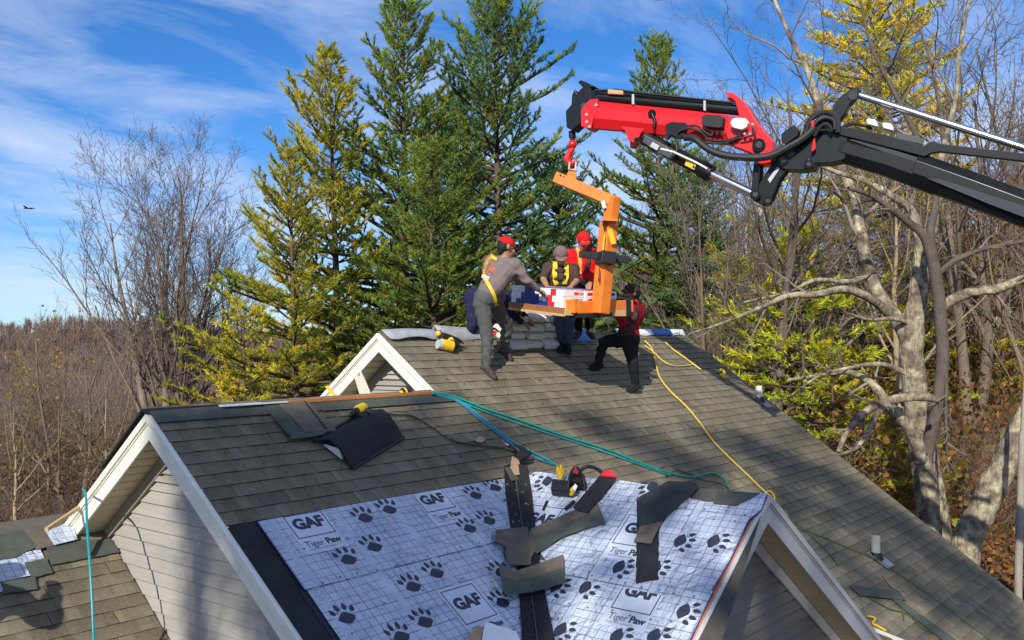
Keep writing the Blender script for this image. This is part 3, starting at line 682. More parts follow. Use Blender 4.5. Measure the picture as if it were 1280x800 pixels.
for x, s in ((-2.157, 2.73), (-1.855, 2.69), (-2.596, 3.115), (-2.285, 3.05), (-.776, 2.714), (-.451, 2.665), (-1.183, 3.085), (-.888, 3.045)): paw(*A_hi, x, -s, 0, top)
for x, s in ((-2.211, 3.515), (-1.898, 3.45), (-2.348, 3.85), (-2.637, 3.91), (-2.95, 3.62), (-1.5, 3.9), (-1.25, 3.62)): paw(*A_lo, x, -s, 0)
logo(*B_hi, 3.87, -.795, None, h=.355); logo(*B_hi, 2.78, -.83, None, h=.355)
cutB = lambda p: -1.232 - p[1]
logo(*B_lo, 4.21, -1.443, cutB, h=.355); logo(*B_lo, 3.35, -2.0, cutB, h=.355)
RQ = -math.pi / 2
for e, t in ((4.344, .665), (4.635, .62), (3.933, 1.04), (4.257, .985), (3.2, .56), (3.05, .80)): paw(*B_hi, e, -t, RQ - .1)
paw(*B_hi, 2.52, -.17, -RQ + .5); paw(*B_hi, 3.70, -.10, -RQ + .6)
for e, t in ((3.457, 1.345), (3.735, 1.30), (4.687, 1.345), (4.259, 1.69), (4.558, 1.62), (3.34, 1.60), (3.75, 1.75)): paw(*B_lo, e, -t, RQ - .1, cutB)
# nail heads along the laps
for key, par, E0, Ev, Nv, nv, off, rows in ((*A_hi, [(-2.95, -.3, -3.31, .2), (-2.9, -.4, -2.95, .42)]), (*A_lo, [(-3.0, -1.2, -3.62, .4), (-3.0, -1.3, -3.80, .3)]), (*B_hi, [(3.0, 4.75, -1.18, .16), (2.7, 4.8, -.27, .2), (2.6, 4.7, -.36, .23)]), (*B_lo, [(3.3, 4.7, -1.47, .2)])):
    for x0, x1, y, d in rows:
        x = x0
        while x < x1:
            yy = y + random.uniform(-.02, .02)
            flat(par, E0, Ev, Nv, nv, off + .0030, [[(x + .011 * math.cos(q), yy + .011 * math.sin(q)) for q in np.linspace(0, 6.28, 7)[:-1]]], key + '_n'); x += d * random.uniform(.8, 1.2)
M['nail'] = mat('nail_cap', (0.12, 0.15, 0.24), 0.4, 0.2, 9)
for key, (mb, par) in PR.items():
    mm = M['sheet_plain'] if key.endswith('_w') else (M['nail'] if key.endswith('_n') else M['ink'])
    mb.build({'w': 'blank_panel', 'n': 'nail_heads'}.get(key[-1] if key[-2:-1] == '_' else '', 'print'), mm, par); tag(COL.objects[-1], kind='stuff')

# valley lining and the shingle scraps around it
def vpath(u): return np.array([GX - u, -2.0126 - u, GZ - u * T])
vl = MB()
for sgn in (0, 1):
    us = np.linspace(-.02, 2.4, 9)
    inn = [vpath(u) + np.array([0, 0, .045]) for u in us]
    if sgn == 0: outr = [vpath(u) + np.array([-.175 - .02 * math.sin(u * 5), 0, 0]) + NF * .030 for u in us]
    else: outr = [vpath(u) + np.array([0, -.19 - .02 * math.sin(u * 4 + 1), 0]) + NG * .030 for u in us]
    for k in range(8):
        vl.prism([inn[k], inn[k + 1], outr[k + 1], outr[k]], (0, 0, -.006))
vlo = vl.build('valley_lining', M['felt_black'], house)
mb = MB(); mb.tube([vpath(u) + np.array([.0, .0, .056]) for u in np.linspace(.05, 2.2, 8)], .007, 6); mb.build('valley_crease', M['strip'], vlo)
def scrap(pts, fn, off, m, label, th=.006):
    o = patch('shingle_scrap', pts, fn, off, th, m); return tag(o, label, 'shingle scrap')
scrap([(664, 660), (700, 645), (741, 628), (748, 630), (756, 654), (735, 659), (700, 672), (668, 690), (658, 704), (655, 680)], cross, .050, M['strip2'], 'long brown shingle scrap slanting right from the dark valley strip, below the tool belt')
scrap([(668, 671), (700, 657), (738, 641), (756, 653), (735, 659), (700, 672), (670, 692)], cross, .058, M['strip'], 'greenish backing strip lying along the lower edge of the slanting brown scrap')
scrap([(620, 662), (662, 658), (664, 706), (634, 706), (632, 682), (619, 676)], front, .075, M['strip2'], 'brown shingle scrap folded into the valley above the lowest one')
mb = MB()
Pp = [front(624, 704, .09), front(643, 714, .10), cross(668, 706, .085), cross(704, 693, .06), cross(706, 728, .06), cross(668, 739, .085), front(646, 742, .10), front(631, 743, .09)]
Pm = [front(626, 719, .094), front(644, 725, .104), cross(668, 721, .089), cross(705, 709, .064)]
mb.add([Pp[0], Pp[1], Pp[2], Pp[3], Pm[3], Pm[2], Pm[1], Pm[0]], [(0, 1, 6, 7), (1, 2, 5, 6), (2, 3, 4, 5)], 0)
mb.add([Pm[0], Pm[1], Pm[2], Pm[3], Pp[4], Pp[5], Pp[6], Pp[7]], [(0, 1, 6, 7), (1, 2, 5, 6), (2, 3, 4, 5)], 1)
o = mb.build('shingle_scrap', [M['strip2'], M['strip']], None, origin=np.mean(Pp, 0)); o.modifiers.new('solid', 'SOLIDIFY').thickness = -.007
tag(o, 'wide brown and green shingle scrap bent across the valley, lowest of the pile', 'shingle scrap')
scrap([(716, 634), (750, 594), (771, 597), (735, 641), (722, 638)], cross, .066, M['felt_black'], 'black felt strip slanting down from the red tool belt at the little ridge')
scrap([(797, 622), (835, 601), (870, 603), (874, 608), (823, 655), (799, 662)], cross, .045, M['felt_slate'], 'dark green strip slanting up to the little ridge, above the upright strip')
scrap([(796, 622), (800, 640), (824, 652), (822, 724), (812, 725), (795, 729)], cross, .036, M['felt_black'], 'upright dark strip hanging over the white sheet and its printed frame')
scrap([(792, 677), (800, 658), (826, 652), (814, 679)], cross, .055, M['strip2'], 'small brown scrap lying across the upright dark strip')
scrap([(892, 629), (897, 613), (950, 616), (920, 632)], cross, .032, M['strip'], 'grey green cap strip at the top edge beside the small gable peak')
scrap([(631, 584), (654, 582), (672, 585), (664, 597), (640, 601)], front, .055, M['strip'], 'grey shingle piece capping the top of the valley under the nail gun')
scrap([(1062, 731), (1125, 739), (1133, 750), (1075, 744)], front, .030, M['strip'], 'dark green strip lying slantwise below the near vent pipe')
scrap([(1113, 747), (1124, 748), (1196, 800), (1178, 800)], front, .024, M['strip'], 'long dark strip running down the roof to the lower right edge')
def paper(pts, fn, off, m, name, label, cat):
    return tag(patch(name, pts, fn, off, .004, m), label, cat)
paper([(607, 777), (645, 789), (652, 806), (601, 806)], front, .10, M['white'], 'paper_sheet', 'white paper sheet lying over the foot of the valley at the bottom edge', 'paper')
paper([(586, 797), (596, 781), (608, 786), (604, 806), (586, 806)], front, .085, M['card'], 'cardboard_scrap', 'brown cardboard scrap beside the white paper at the bottom edge', 'cardboard')
paper([(640, 570), (648, 574), (650, 580), (654, 592), (644, 594), (638, 584)], front, .07, M['card'], 'cardboard_scrap', 'torn tan cardboard scrap left of the black nail gun above the valley', 'cardboard')
paper([(594, 548), (601, 545), (607, 549), (602, 553), (595, 552)], front, .03, M['card'], 'cardboard_scrap', 'small tan scrap on the shingles between the hoses', 'cardboard')
paper([(657, 570), (664, 568), (666, 573), (659, 574)], front, .03, M['card'], 'cardboard_scrap', 'tiny tan chip beside the teal hoses above the nail gun', 'cardboard')
# bits of white underlayment on the lower left roof
def felt_patch(pts, fn, off, nv):
    P = [fn(x, y, off) for x, y in pts]; mb = MB(); mb.prism(P, np.array(nv) * -.004); o = mb.build('underlayment', M['felt'], low_o)
    ul = o.data.uv_layers.new(name='uv'); li = np.empty(len(o.data.loops), np.int32); o.data.loops.foreach_get('vertex_index', li)
    uv = np.array([(p[0], p[1] / cl) for p in P] * 2, np.float32); ul.data.foreach_set('uv', uv[li].ravel())
felt_patch([(-10, 686), (0, 688), (13, 688), (17, 694), (50, 686), (56, 698), (31, 703), (39, 719), (0, 727), (-10, 729)], lower, .020, NL)
felt_patch([(0, 728), (5, 739), (-8, 741)], lower, .020, NL)
felt_patch([(57, 664), (80, 655), (92, 660), (97, 674), (68, 681)], lower, .05, NL)

# ------------------------------------------------------------------ loader crane boom
def Dc(px): return 12.2 / (1 + .53 * (px - 640) / FPX)
_a = at(715, 160, Dc(715)); _b = at(1280, 270, Dc(1280)); CN = nrm(np.cross(nrm((_b - _a) * np.array([1, 1, 0])), (0, 0, 1)))
if CN @ (CAM - _a) < 0: CN = -CN
CC = CN @ _a
def cp(px, py, off=0.0): return hit(px, py, CN, CC + off)
crane = thing('loader_crane', cp(1420, 320), 'red and black truck crane boom reaching in from the right over the roof', 'crane')
def cpoly(name, pts, hw, m, off=0.0, par=crane, bevel=.008):
    mb = MB(); mb.prism([cp(x, y, 0) + CN * (off + hw) for x, y in pts], -CN * 2 * hw); return mb.build(name, m, par, bevel=bevel)
def ctube(name, pts, r, m, off=0.0, par=crane, n=10, sm=True):
    mb = MB(); mb.tube([cp(p[0], p[1], off + (p[2] if len(p) > 2 else 0)) for p in pts], r, n, ref=CN); return mb.build(name, m, par, smooth=sm, angle=50)
def smooth_path(P, n=6):
    P = [np.array(p, float) for p in P]; Q = [P[0]] + P + [P[-1]]; o = []
    for i in range(1, len(Q) - 2):
        for k in range(n):
            t = k / n; o.append(.5 * ((2 * Q[i]) + (-Q[i - 1] + Q[i + 1]) * t + (2 * Q[i - 1] - 5 * Q[i] + 4 * Q[i + 1] - Q[i + 2]) * t * t + (-Q[i - 1] + 3 * Q[i] - 3 * Q[i + 1] + Q[i + 2]) * t ** 3))
    return o + [P[-1]]
def hexboom(name, rails, hw, m):
    """rails: (x_top,y_top,x_bot,y_bot) along the beam; faceted box section"""
    R_ = []
    for x0, y0, x1, y1, k in rails:
        a = cp(x0, y0); b = cp(x1, y1); w = hw * k
        R_.append([a - CN * w * .55, a + CN * w * .55, a + (b - a) * .28 + CN * w, a + (b - a) * .66 + CN * w, b + CN * w * .5, b - CN * w * .5, a + (b - a) * .66 - CN * w, a + (b - a) * .28 - CN * w])
    mb = MB(); mb.loft(R_); return mb.build(name, m, crane, bevel=.006)
# red jib with the tower plate at its root
jib = hexboom('jib', [(733, 129, 731, 159, .8), (742, 127, 741, 161, 1), (800, 133, 800, 166, 1), (860, 139, 860, 174, 1), (912, 145, 915, 182, 1), (944, 170, 946, 196, .8)], .115, M['red_paint'])
cpoly('jib_plate', [(905, 152), (927, 147), (922, 129), (916, 125), (913, 127), (911, 118), (920, 119), (934, 130), (949, 155), (970, 180), (966, 208), (951, 207), (944, 194), (915, 183)], .125, M['red_paint'])
cpoly('jib_collar', [(731, 139), (742, 127), (752, 126), (752, 130), (744, 161), (739, 164), (731, 160)], .125, M['red_paint'])
cpoly('jib_lug', [(776, 158), (812, 157), (804, 168), (799, 178), (794, 180), (788, 176), (784, 165)], .05, M['red_paint'], .03)
cpoly('jib_lug', [(784, 166), (800, 170), (790, 184), (784, 183)], .03, M['red_paint'], -.12)
ctube('pin', [(796, 175, -.05), (796, 175, .10)], .035, M['steel_black'])
ctube('extension_cylinder', [(748, 122), (927, 138)], .062, M['steel_black'], .02)
ctube('extension_cylinder', [(745, 116), (800, 119), (915, 131)], .036, M['steel_black'], .05)
ctube('pipe', [(743, 113), (770, 112), (800, 116), (930, 130)], .012, M['rubber'], .09)
for x in (793, 882): cpoly('pipe_clip', [(x, 116 + (x - 750) * .088), (x + 3, 116 + (x - 750) * .088), (x + 3, 129 + (x - 750) * .088), (x, 129 + (x - 750) * .088)], .07, M['trim_grey'], .03)
cpoly('valve', [(764, 114), (783, 116), (783, 121), (764, 120)], .04, M['wood'], .08)
head = cpoly('jib_head', [(712, 161), (711, 141), (718, 133), (719, 121), (722, 114), (725, 119), (733, 110), (742, 112), (742, 127), (731, 139), (729, 156), (719, 165)], .10, M['steel_black'])
cpoly('jib_head_cap', [(726, 105), (729, 102), (737, 105), (747, 110), (741, 112), (733, 112)], .09, M['steel_black'])
ctube('roller', [(731, 133, -.08), (731, 133, .12)], .05, M['steel_grey'])
for (x, y) in ((733, 143), (733, 152), (737, 158), (745, 131)): ctube('bolt', [(x, y, .12), (x, y, .14)], .018, M['trim_grey'])
# swivel and hook
hk = MB(); hk.tube([cp(715, 164), cp(715.5, 172)], .045, 8, 0); hk.tube([cp(715.5, 171), cp(715.6, 177)], .03, 8, 0); hk.ball(cp(715.6, 180.5), .058, 10, 1)
hp = smooth_path([(715.6, 182), (715, 187), (711, 193), (709.5, 199), (713, 204), (718, 202.5), (720, 199)]); hk.tube([cp(x, y) for x, y in hp], list(np.interp(np.linspace(0, 1, len(hp)), [0, .45, .8, 1], [.026, .046, .034, .010])), 8, 1)
hk.build('hook', [M['steel_black'], M['red_paint']], crane, smooth=True)
# luffing cylinder under the jib
ctube('cylinder', [(806, 172), (886, 216)], .088, M['steel_black'], .0)
ctube('cylinder_gland', [(876, 210), (889, 217.5)], .10, M['steel_black'])
ctube('piston_rod', [(886, 216), (945, 244)], .052, M['chrome'])
cpoly('cylinder_valve', [(812, 172), (838, 186), (846, 195), (842, 201), (826, 193), (808, 180)], .08, M['steel_grey'], .08)
cpoly('cylinder_valve', [(822, 181), (831, 186), (828, 192), (819, 187)], .03, M['trim_grey'], .17)
ctube('pipe', [(826, 186, .16), (842, 190, .16), (870, 203, .12), (884, 211, .10)], .012, M['trim'])
st = cpoly('warning_sticker', [(861, 202), (873, 207), (871, 214), (859, 208)], .004, M['yellow'], .095, bevel=0)
mb = MB(); mb.add([cp(865, 209.3, .102), cp(867.4, 204.8, .102), cp(869, 211, .102)], [(0, 1, 2)]); mb.build('warning_mark', M['black'], st)
# control boxes, bracket
cpoly('control_box', [(884, 150), (889, 148), (908, 149), (911, 152), (909, 164), (905, 165), (887, 163), (884, 160)], .06, M['black'], .17)
for x in (890, 896, 902): ctube('cable_gland', [(x, 164, .17), (x + .5, 169, .17)], .014, M['rubber'])
cb_ = cpoly('connector_box', [(921, 154), (927, 152), (938, 153), (941, 158), (939, 164), (933, 167), (922, 164), (919, 159)], .05, M['white'], .18)
for x, y in ((921, 152), (940, 156), (920, 161), (937, 168), (930, 168)): ctube('connector', [(x, y, .2), (x + 2, y - 1, .2)], .016, M['trim_grey'], par=crane)
cpoly('hose_bracket', [(838, 159), (845, 156), (863, 157), (864, 160), (860, 176), (850, 176), (844, 172), (841, 178), (838, 174)], .03, M['steel_black'], .15)
ctube('bracket_disc', [(760 + 55, 142, .11), (815, 142, .14)], .05, M['steel_black'])
ctube('lever', [(815, 142, .13), (819, 152, .14), (817, 160, .14)], .02, M['steel_black'])
for P_, r in (([(856, 172, .2), (868, 173, .24), (885, 186, .27), (905, 194, .28), (936, 197, .28), (962, 195, .27), (985, 184, .25), (1005, 172, .22), (1018, 160, .2)], .042),
              ([(846, 172, .19), (848, 165, .2), (862, 160, .21), (876, 165, .2), (884, 173, .17), (899, 176, .17), (915, 174, .17), (927, 168, .18)], .016),
              ([(852, 160, .2), (870, 157, .2), (882, 166, .19), (890, 170, .19)], .013), ([(865, 170, .2), (880, 178, .19), (905, 179, .18), (923, 172, .19)], .013),
              ([(845, 178, .12), (846, 190, .14), (838, 198, .14)], .02),
              ([(1004, 172, .2), (1013, 150, .2), (1026, 141, .18), (1040, 142, .17), (1047, 152, .17), (1047, 166, .18)], .030),
              ([(1012, 168, .2), (1020, 153, .22), (1030, 147, .2), (1042, 150, .2), (1044, 162, .2)], .024),
              ([(1018, 170, .22), (1026, 158, .24), (1034, 155, .24), (1040, 163, .22)], .020), ([(1010, 172, .18), (1022, 160, .2), (1034, 160, .2)], .018),
              ([(940, 158, .2), (944, 166, .2), (938, 170, .2), (925, 173, .19)], .012)):
    mb = MB(); mb.tube(smooth_path([cp(*p) for p in P_], 5), r, 8); mb.build('hose', M['rubber'], crane, smooth=True)
cpoly('hose_clamp', [(983, 174), (999, 162), (1005, 169), (1004, 176), (989, 187), (985, 184)], .06, M['steel_black'], .24)
# knuckle and links
cpoly('knuckle', [(962, 196), (985, 186), (1003, 172), (1022, 160), (1042, 156), (1062, 172), (1058, 202), (1040, 206), (1022, 206), (1019, 213), (1001, 215), (984, 214), (972, 208)], .13, M['steel_black'])
cpoly('knuckle_plate', [(968, 194), (982, 188), (994, 182), (997, 196), (985, 203), (969, 205)], .01, M['steel_grey'], .14)
cpoly('link', [(944, 178), (953, 176), (956, 184), (952, 200), (951, 240), (944, 246), (942, 240), (946, 200)], .03, M['steel_black'], .10)
cpoly('link', [(944, 178), (953, 176), (956, 184), (952, 200), (951, 240), (944, 246), (942, 240), (946, 200)], .03, M['steel_black'], -.10)
for o2 in (.06, -.06):
    cpoly('link', [(939, 245), (942, 238), (949, 234), (962, 214), (973, 196), (983, 191), (992, 197), (988, 210), (976, 226), (967, 248), (963, 255), (955, 257), (944, 252)], .03, M['steel_black'], o2)
cpoly('link_slot', [(962, 226), (974, 210), (977, 212), (965, 230)], .004, M['trim_grey'], .092, bevel=0)
for x, y, r in ((948.5, 181, .075), (944, 243, .06), (960, 251, .05), (978, 199, .07), (1011, 205, .05), (1011, 199, .03)):
    ctube('pin', [(x, y, -.15), (x, y, .165)], r, M['steel_black']); ctube('pin_cap', [(x, y, .165), (x, y, .175)], r * .5, M['steel_grey'])
cpoly('tower', [(1016, 168), (1022, 150), (1041, 141), (1043, 133), (1052, 122), (1063, 114), (1073, 110), (1077, 114), (1072, 122), (1062, 133), (1058, 142), (1050, 152), (1049, 170)], .07, M['steel_black'])
ctube('pin', [(1066, 119, -.09), (1066, 119, .09)], .05, M['steel_grey'])
ctube('tie_rod', [(1070, 118), (1280, 185), (1420, 230)], .041, M['chrome'])
cpoly('lever', [(1021, 178), (1023, 177), (1024, 190), (1020, 194), (1018, 192)], .015, M['red_paint'], .2)
cpoly('lever', [(1018, 158), (1021, 155), (1024, 162), (1019, 165)], .02, M['red_paint'], .22)
# black main boom: slimmer fore section sliding out of the bigger one
hexboom('boom', [(1030, 166, 1024, 204, .8), (1062, 172, 1050, 203, 1), (1120, 186, 1105, 220, 1), (1175, 204, 1165, 243, 1)], .135, M['steel_black'])
hexboom('boom_base', [(1150, 193, 1138, 232, 1), (1160, 196, 1152, 237, 1.0), (1220, 217, 1215, 260, 1), (1280, 239, 1278, 284, 1.0), (1420, 290, 1410, 340, 1.05), (1560, 345, 1540, 396, 1.05)], .18, M['steel_black'])
M['steel_highlight'] = mat('steel_highlight', (0.026, 0.036, 0.046), 0.42, 0.15, 3, spec=.35)  # paler copy of the black steel, for painted facet light
cpoly('boom_highlight', [(1160, 226), (1176, 227), (1285, 262), (1285, 276), (1240, 259)], .0015, M['steel_highlight'], .180, bevel=0)  # thin pale sheet that paints the lighter facet onto the boom side
cpoly('boom_highlight', [(1062, 177), (1080, 178), (1150, 200), (1200, 217), (1150, 212), (1143, 206), (1100, 190)], .0015, M['steel_highlight'], .130, bevel=0)
cpoly('cable_tray', [(1041, 158), (1110, 172), (1157, 186), (1164, 181), (1170, 180), (1176, 183), (1280, 195), (1430, 214), (1430, 225), (1280, 205), (1176, 193), (1168, 194), (1157, 199), (1041, 169)], .035, M['steel_black'], .12)
for x, y in ((1092, 157), (1111.5, 162)): cpoly('sensor', [(x - 7, y - 3), (x - 5, y - 5), (x + 4, y - 4), (x + 7, y), (x + 7, y + 5), (x - 5, y + 2)], .05, M['white'], .12)
cpoly('cover_box', [(1121, 167), (1150, 173), (1154, 183), (1122, 176)], .04, M['steel_grey'], .06)
mb = MB(); mb.tube(smooth_path([cp(1050, 160, .1), cp(1065, 155, .1), cp(1080, 157, .1), cp(1090, 161, .1)]), .018, 6); mb.build('hose', M['rubber'], crane, smooth=True)

# ------------------------------------------------------------------ orange pallet fork hanging on the hook
FD = 11.55
fork = thing('pallet_fork', at(742, 392, FD), 'orange lifting fork with a tall leaning column, hung on the crane hook', 'lifting fork')
aL = (np.array(at(640, 384, 12.0)) - at(705, 392, 11.25)); aL = nrm(aL)                        # along the tines, to the image left
aB = nrm(np.cross((0, 0, 1), aL)); aB = aB if aB @ FW > 0 else -aB                              # across, away from the viewer
armL, armR = at(694, 221.5, 11.72), at(767, 252, 11.55)
mb = MB(); mb.beam(armL, armR, .13, .135); arm = mb.build('arm', M['orange_paint'], fork, bevel=.008)
for k in range(7):
    p = at(700 + k * 4.3, 220.3 + k * 1.85, 11.72); mb = MB(); mb.tube([p - FW * .095, p - FW * .07], .012, 6); mb.build('hole', M['black'], arm)
mb = MB(); lug = [at(708, 223, 11.7), at(709, 217, 11.7), at(712, 211.5, 11.7), at(719, 211, 11.7), at(720, 217, 11.7), at(720, 227, 11.7)]; mb.prism([p - FW * .03 for p in lug], FW * .06); mb.build('lug', M['orange_paint'], fork, bevel=.005)
mb = MB(); mb.tube([at(712, 203, 11.7), at(711, 212, 11.66), at(719, 213, 11.66), at(720, 203, 11.72), at(716, 200, 11.7)], .012, 6); mb.build('shackle', M['trim_grey'], fork, smooth=True)
mb = MB(); mb.prism([at(751, 252, 11.48), at(755, 250, 11.48), at(758, 259, 11.48), at(754, 261, 11.48)], FW * .006); mb.build('sticker', M['white'], fork)
c0, c1 = at(767, 246, 11.55), at(761, 281, 11.55); c2 = at(750, 392, 11.50)
mb = MB(); mb.beam(c0, c1 + (c2 - c1) * .25, .135, .135, aB); mb.build('column_sleeve', M['orange_paint'], fork, bevel=.008)
mb = MB(); mb.beam(c1 - (c2 - c1) * .02, c2, .168, .168, aB); col_ = mb.build('column', M['orange_paint'], fork, bevel=.01)
mb = MB(); mb.beam(at(754, 276, 11.45), at(771, 276.5, 11.45), .21, .02); mb.build('collar', M['orange_paint'], fork)
mb = MB(); mb.tube([at(755, 280, 11.36), at(755, 280, 11.7)], .022, 8); mb.build('pin', M['steel_black'], fork)
for pts in ([(753.5, 303), (755, 292), (756.5, 293), (755.5, 303), (755, 312), (753, 312)],):
    mb = MB(); mb.prism([at(x, y, 11.385) for x, y in pts], FW * .004); mb.build('sticker', M['yellow'], fork)
mb = MB(); mb.beam(at(762, 286, 11.42), at(767, 305, 11.44), .06, .004, FW); mb.build('sticker', M['yellow'], fork)
mb = MB(); mb.prism([at(749.5, 333, 11.37), at(750.5, 333, 11.37), at(749.5, 349, 11.37), at(750, 351, 11.37), at(748, 353, 11.37), at(747.8, 349, 11.37)], FW * .01); mb.build('strap_slot', M['black'], fork)
mb = MB(); mb.beam(at(724, 317.5, 11.42), at(786, 325, 11.52), .06, .085); mb.build('cross_bar', M['black'], fork, bevel=.006)
mb = MB(); mb.beam(at(748, 321.5, 11.42), at(766, 324, 11.46), .26, .15); mb.build('clamp', M['black'], fork, bevel=.01)
mb = MB(); mb.beam(at(782.5, 325, 11.5), at(782, 334, 11.5), .02, .02); mb.build('pin', M['black'], fork)
b0, b1 = at(717, 384.5, 11.35), at(786, 383, 12.1)
mb = MB(); mb.beam(b0, b1, .16, .155); beam_o = mb.build('base_beam', M['orange_paint'], fork, bevel=.01)
mb = MB(); mb.beam(b0 + (0, 0, -.10), b1 + (0, 0, -.10), .15, .05); mb.build('beam_shoe', M['black'], fork)
mb = MB(); mb.beam(at(712, 383, 11.3), at(718, 383, 11.36), .15, .17); mb.build('end_plate', M['orange_paint'], fork, bevel=.01)
for x in (740.5, 779):
    t = (x - 717) / 69.0; p = b0 + (b1 - b0) * t; d_ = nrm(b1 - b0)
    mb = MB(); mb.beam(p - d_ * .05 + (0, 0, -.015), p + d_ * .05 + (0, 0, -.015), .19, .24); mb.build('strap', M['black'], fork, bevel=.02)
K = at(705.5, 389.5, 11.25)
for k in (0.18, .62):                                   # the tines
    mb = MB(); mb.beam(b0 + (b1 - b0) * k + np.array([0, 0, -.05]), b0 + (b1 - b0) * k + aL * 1.25 + np.array([0, 0, -.04]), .12, .05); mb.build('tine', M['orange_paint'], fork, bevel=.006)
TL = np.linalg.norm(at(640, 384, 12.0) - at(705, 392, 11.25))
tray = thing('pallet_tray', K, 'wooden tray under the bundles, carried on the orange fork', 'pallet')
for k in range(4):
    a0 = K + aB * (.14 + k * .27) + (0, 0, .0); mb = MB(); mb.beam(a0, a0 + aL * (TL + .05), .255, .03); mb.build('board', M['wood'], tray, bevel=.004)
mb = MB(); mb.beam(K + aB * .0 + (0, 0, .005), K + aL * (TL + .06) + (0, 0, .005), .03, .075); mb.build('edge_board', M['wood_dark'], tray, bevel=.004)
mb = MB(); mb.beam(K + (0, 0, -.045), K + aL * (TL + .06) + (0, 0, -.045), .05, .03); mb.build('edge_strip', M['wood'], tray, bevel=.004)
mb = MB(); mb.beam(K + (0, 0, -.01), K + aB * 1.05 + (0, 0, -.01), .04, .075); mb.build('edge_board', M['wood'], tray, bevel=.004)

# ------------------------------------------------------------------ shingle bundles
def bundle(P0, along, across, Ln, Wd, H, look, label, grp=None, prof=None, r=None):
    """P0: near bottom corner; along: long axis; across: width axis"""
    al, ac = nrm(along), nrm(across); upv = nrm(np.cross(al, ac)); upv = upv if upv[2] > 0 else -upv
    t = thing('shingle_bundle', P0, label, 'bundle', grp)
    cols = {'wrap': M['grey_wrap'], 'white': M['white'], 'red': M['red_print'], 'navy': M['navy_print']}
    mb = MB(); n = 9; rings = []
    for k in range(n):
        s = k / (n - 1); p = np.asarray(P0) + al * Ln * s
        if prof is not None: p = prof(s)
        sag = 0.0; e = .003
        rings.append([p + ac * e + upv * 0, p + ac * (Wd - e), p + ac * Wd + upv * e, p + ac * (Wd + sag) + upv * (H - .004), p + ac * (Wd - .004) + upv * H, p + ac * .004 + upv * H, p + ac * sag + upv * (H - .004), p + upv * e])
    mb.loft(rings); mb.build('wrapper', cols[look[0]], t)
    def band(s0, s1, m, o=.003, nm='label_band'):
        b = MB(); rr = []
        for s in (s0, (s0 + s1) / 2, s1):
            p = np.asarray(P0) + al * Ln * s if prof is None else prof(s)
            rr.append([p - ac * o - upv * o * .2, p + ac * (Wd + o) - upv * o * .2, p + ac * (Wd + o) + upv * (H + o), p - ac * o + upv * (H + o)])
        b.loft(rr); b.build(nm, m, t)
    for s0, s1, c in look[1:]: band(s0, s1, cols[c])
    return t, al, ac, upv
tz0 = np.array([0, 0, .018])
def endprint(t, P0, al, ac, upv, Wd, H, x0, x1, m):
    b = MB(); b.prism([P0 - al * .004 + ac * (Wd * x0) + upv * H * .3, P0 - al * .004 + ac * (Wd * x1) + upv * H * .3, P0 - al * .004 + ac * (Wd * x1) + upv * H * .75, P0 - al * .004 + ac * (Wd * x0) + upv * H * .75], al * .003); b.build('end_print', m, t)
LB = ['lowest white bundle with a red stripe at the front corner of the tray', 'middle white bundle with a red stripe at the front corner of the tray', 'upper white bundle with a red stripe on the front corner pile of the tray']
lay = [('white', (.16, .28, 'red'), (.28, .9, 'navy')), ('white', (.2, .3, 'red'), (.45, .8, 'navy')), ('white', (.15, .25, 'red'), (.55, .75, 'navy'))]
Kf = K + aB * .03 - aL * -.06
for k in range(3):
    P0 = Kf + tz0 + np.array([0, 0, k * .080]) + aL * (.01 * (k % 2)) + aB * .012 * k
    t, al, ac, uv_ = bundle(P0, aL, aB, .98, .33, .076, lay[k], LB[k], 'bundles on the tray')
    endprint(t, P0, al, ac, uv_, .33, .076, .5, .72, M['red_print']); endprint(t, P0, al, ac, uv_, .33, .076, .76, .97, M['grey_print'])
for k in range(3):
    P0 = Kf + tz0 + aB * .36 + aL * (-.02) + np.array([0, 0, k * .080])
    t, al, ac, uv_ = bundle(P0, aL, aB, .98, .33, .076, lay[k % 3] if k < 2 else ('white', (.1, .35, 'red'), (.55, .9, 'navy')), ['bundle at the bottom of the second pile, behind the front pile on the tray', 'second bundle up in the pile behind the front pile', 'topmost bundle in the second pile on the tray, striped wrapper under the hands'][k], 'bundles on the tray')
    endprint(t, P0, al, ac, uv_, .33, .076, .1, .4, M['red_print'])
for k in range(3):
    P0 = Kf + tz0 + aB * .72 + aL * .12 + np.array([0, 0, k * .080])
    t, al, ac, uv_ = bundle(P0, aL, aB, .98, .33, .076, ('white', (.05, .3, 'red'), (.4, .8, 'navy')), ['bundle at the bottom of the far pile on the tray', 'second bundle up in the far pile on the tray', 'topmost bundle in the far pile, blue and red wrapper, nearest the man in red'][k], 'bundles on the tray')
    endprint(t, P0, al, ac, uv_, .33, .076, .1, .9, M['red_print'] if k % 2 else M['navy_print'])
# bundles draped over the ridge beneath the tray
nm_col = ['left', 'middle', 'right']; nm_row = ['lowest', 'second lowest', 'third lowest', 'fourth lowest', 'topmost']
for c in range(3):
    for k in range(4):
        x0 = 1.98 + c * .37 + _r2.uniform(-.025, .025) + k * .02; yb = -.33 + _r2.uniform(-.02, .02) + (.025 if k % 2 else 0); zl = k * .088 + .02
        def prof(s, x0=x0, yb=yb, zl=zl):
            y = yb + .92 * s; z = -T * math.sqrt(y * y + .05 ** 2) * (1 - .06 * zl / .088) + zl + .05 * min(zl / .3, 1); return np.array([x0, y, z])
        bundle(prof(0), (0, 1, .5), (1, 0, 0), .92, .325, .060, ('wrap', (.3, .5, 'red'), (.5, .8, 'navy')), '%s grey bundle in the %s column of the pile on the ridge' % (nm_row[k] if k < 3 else 'topmost', nm_col[c]), 'bundles stacked on the ridge', prof)

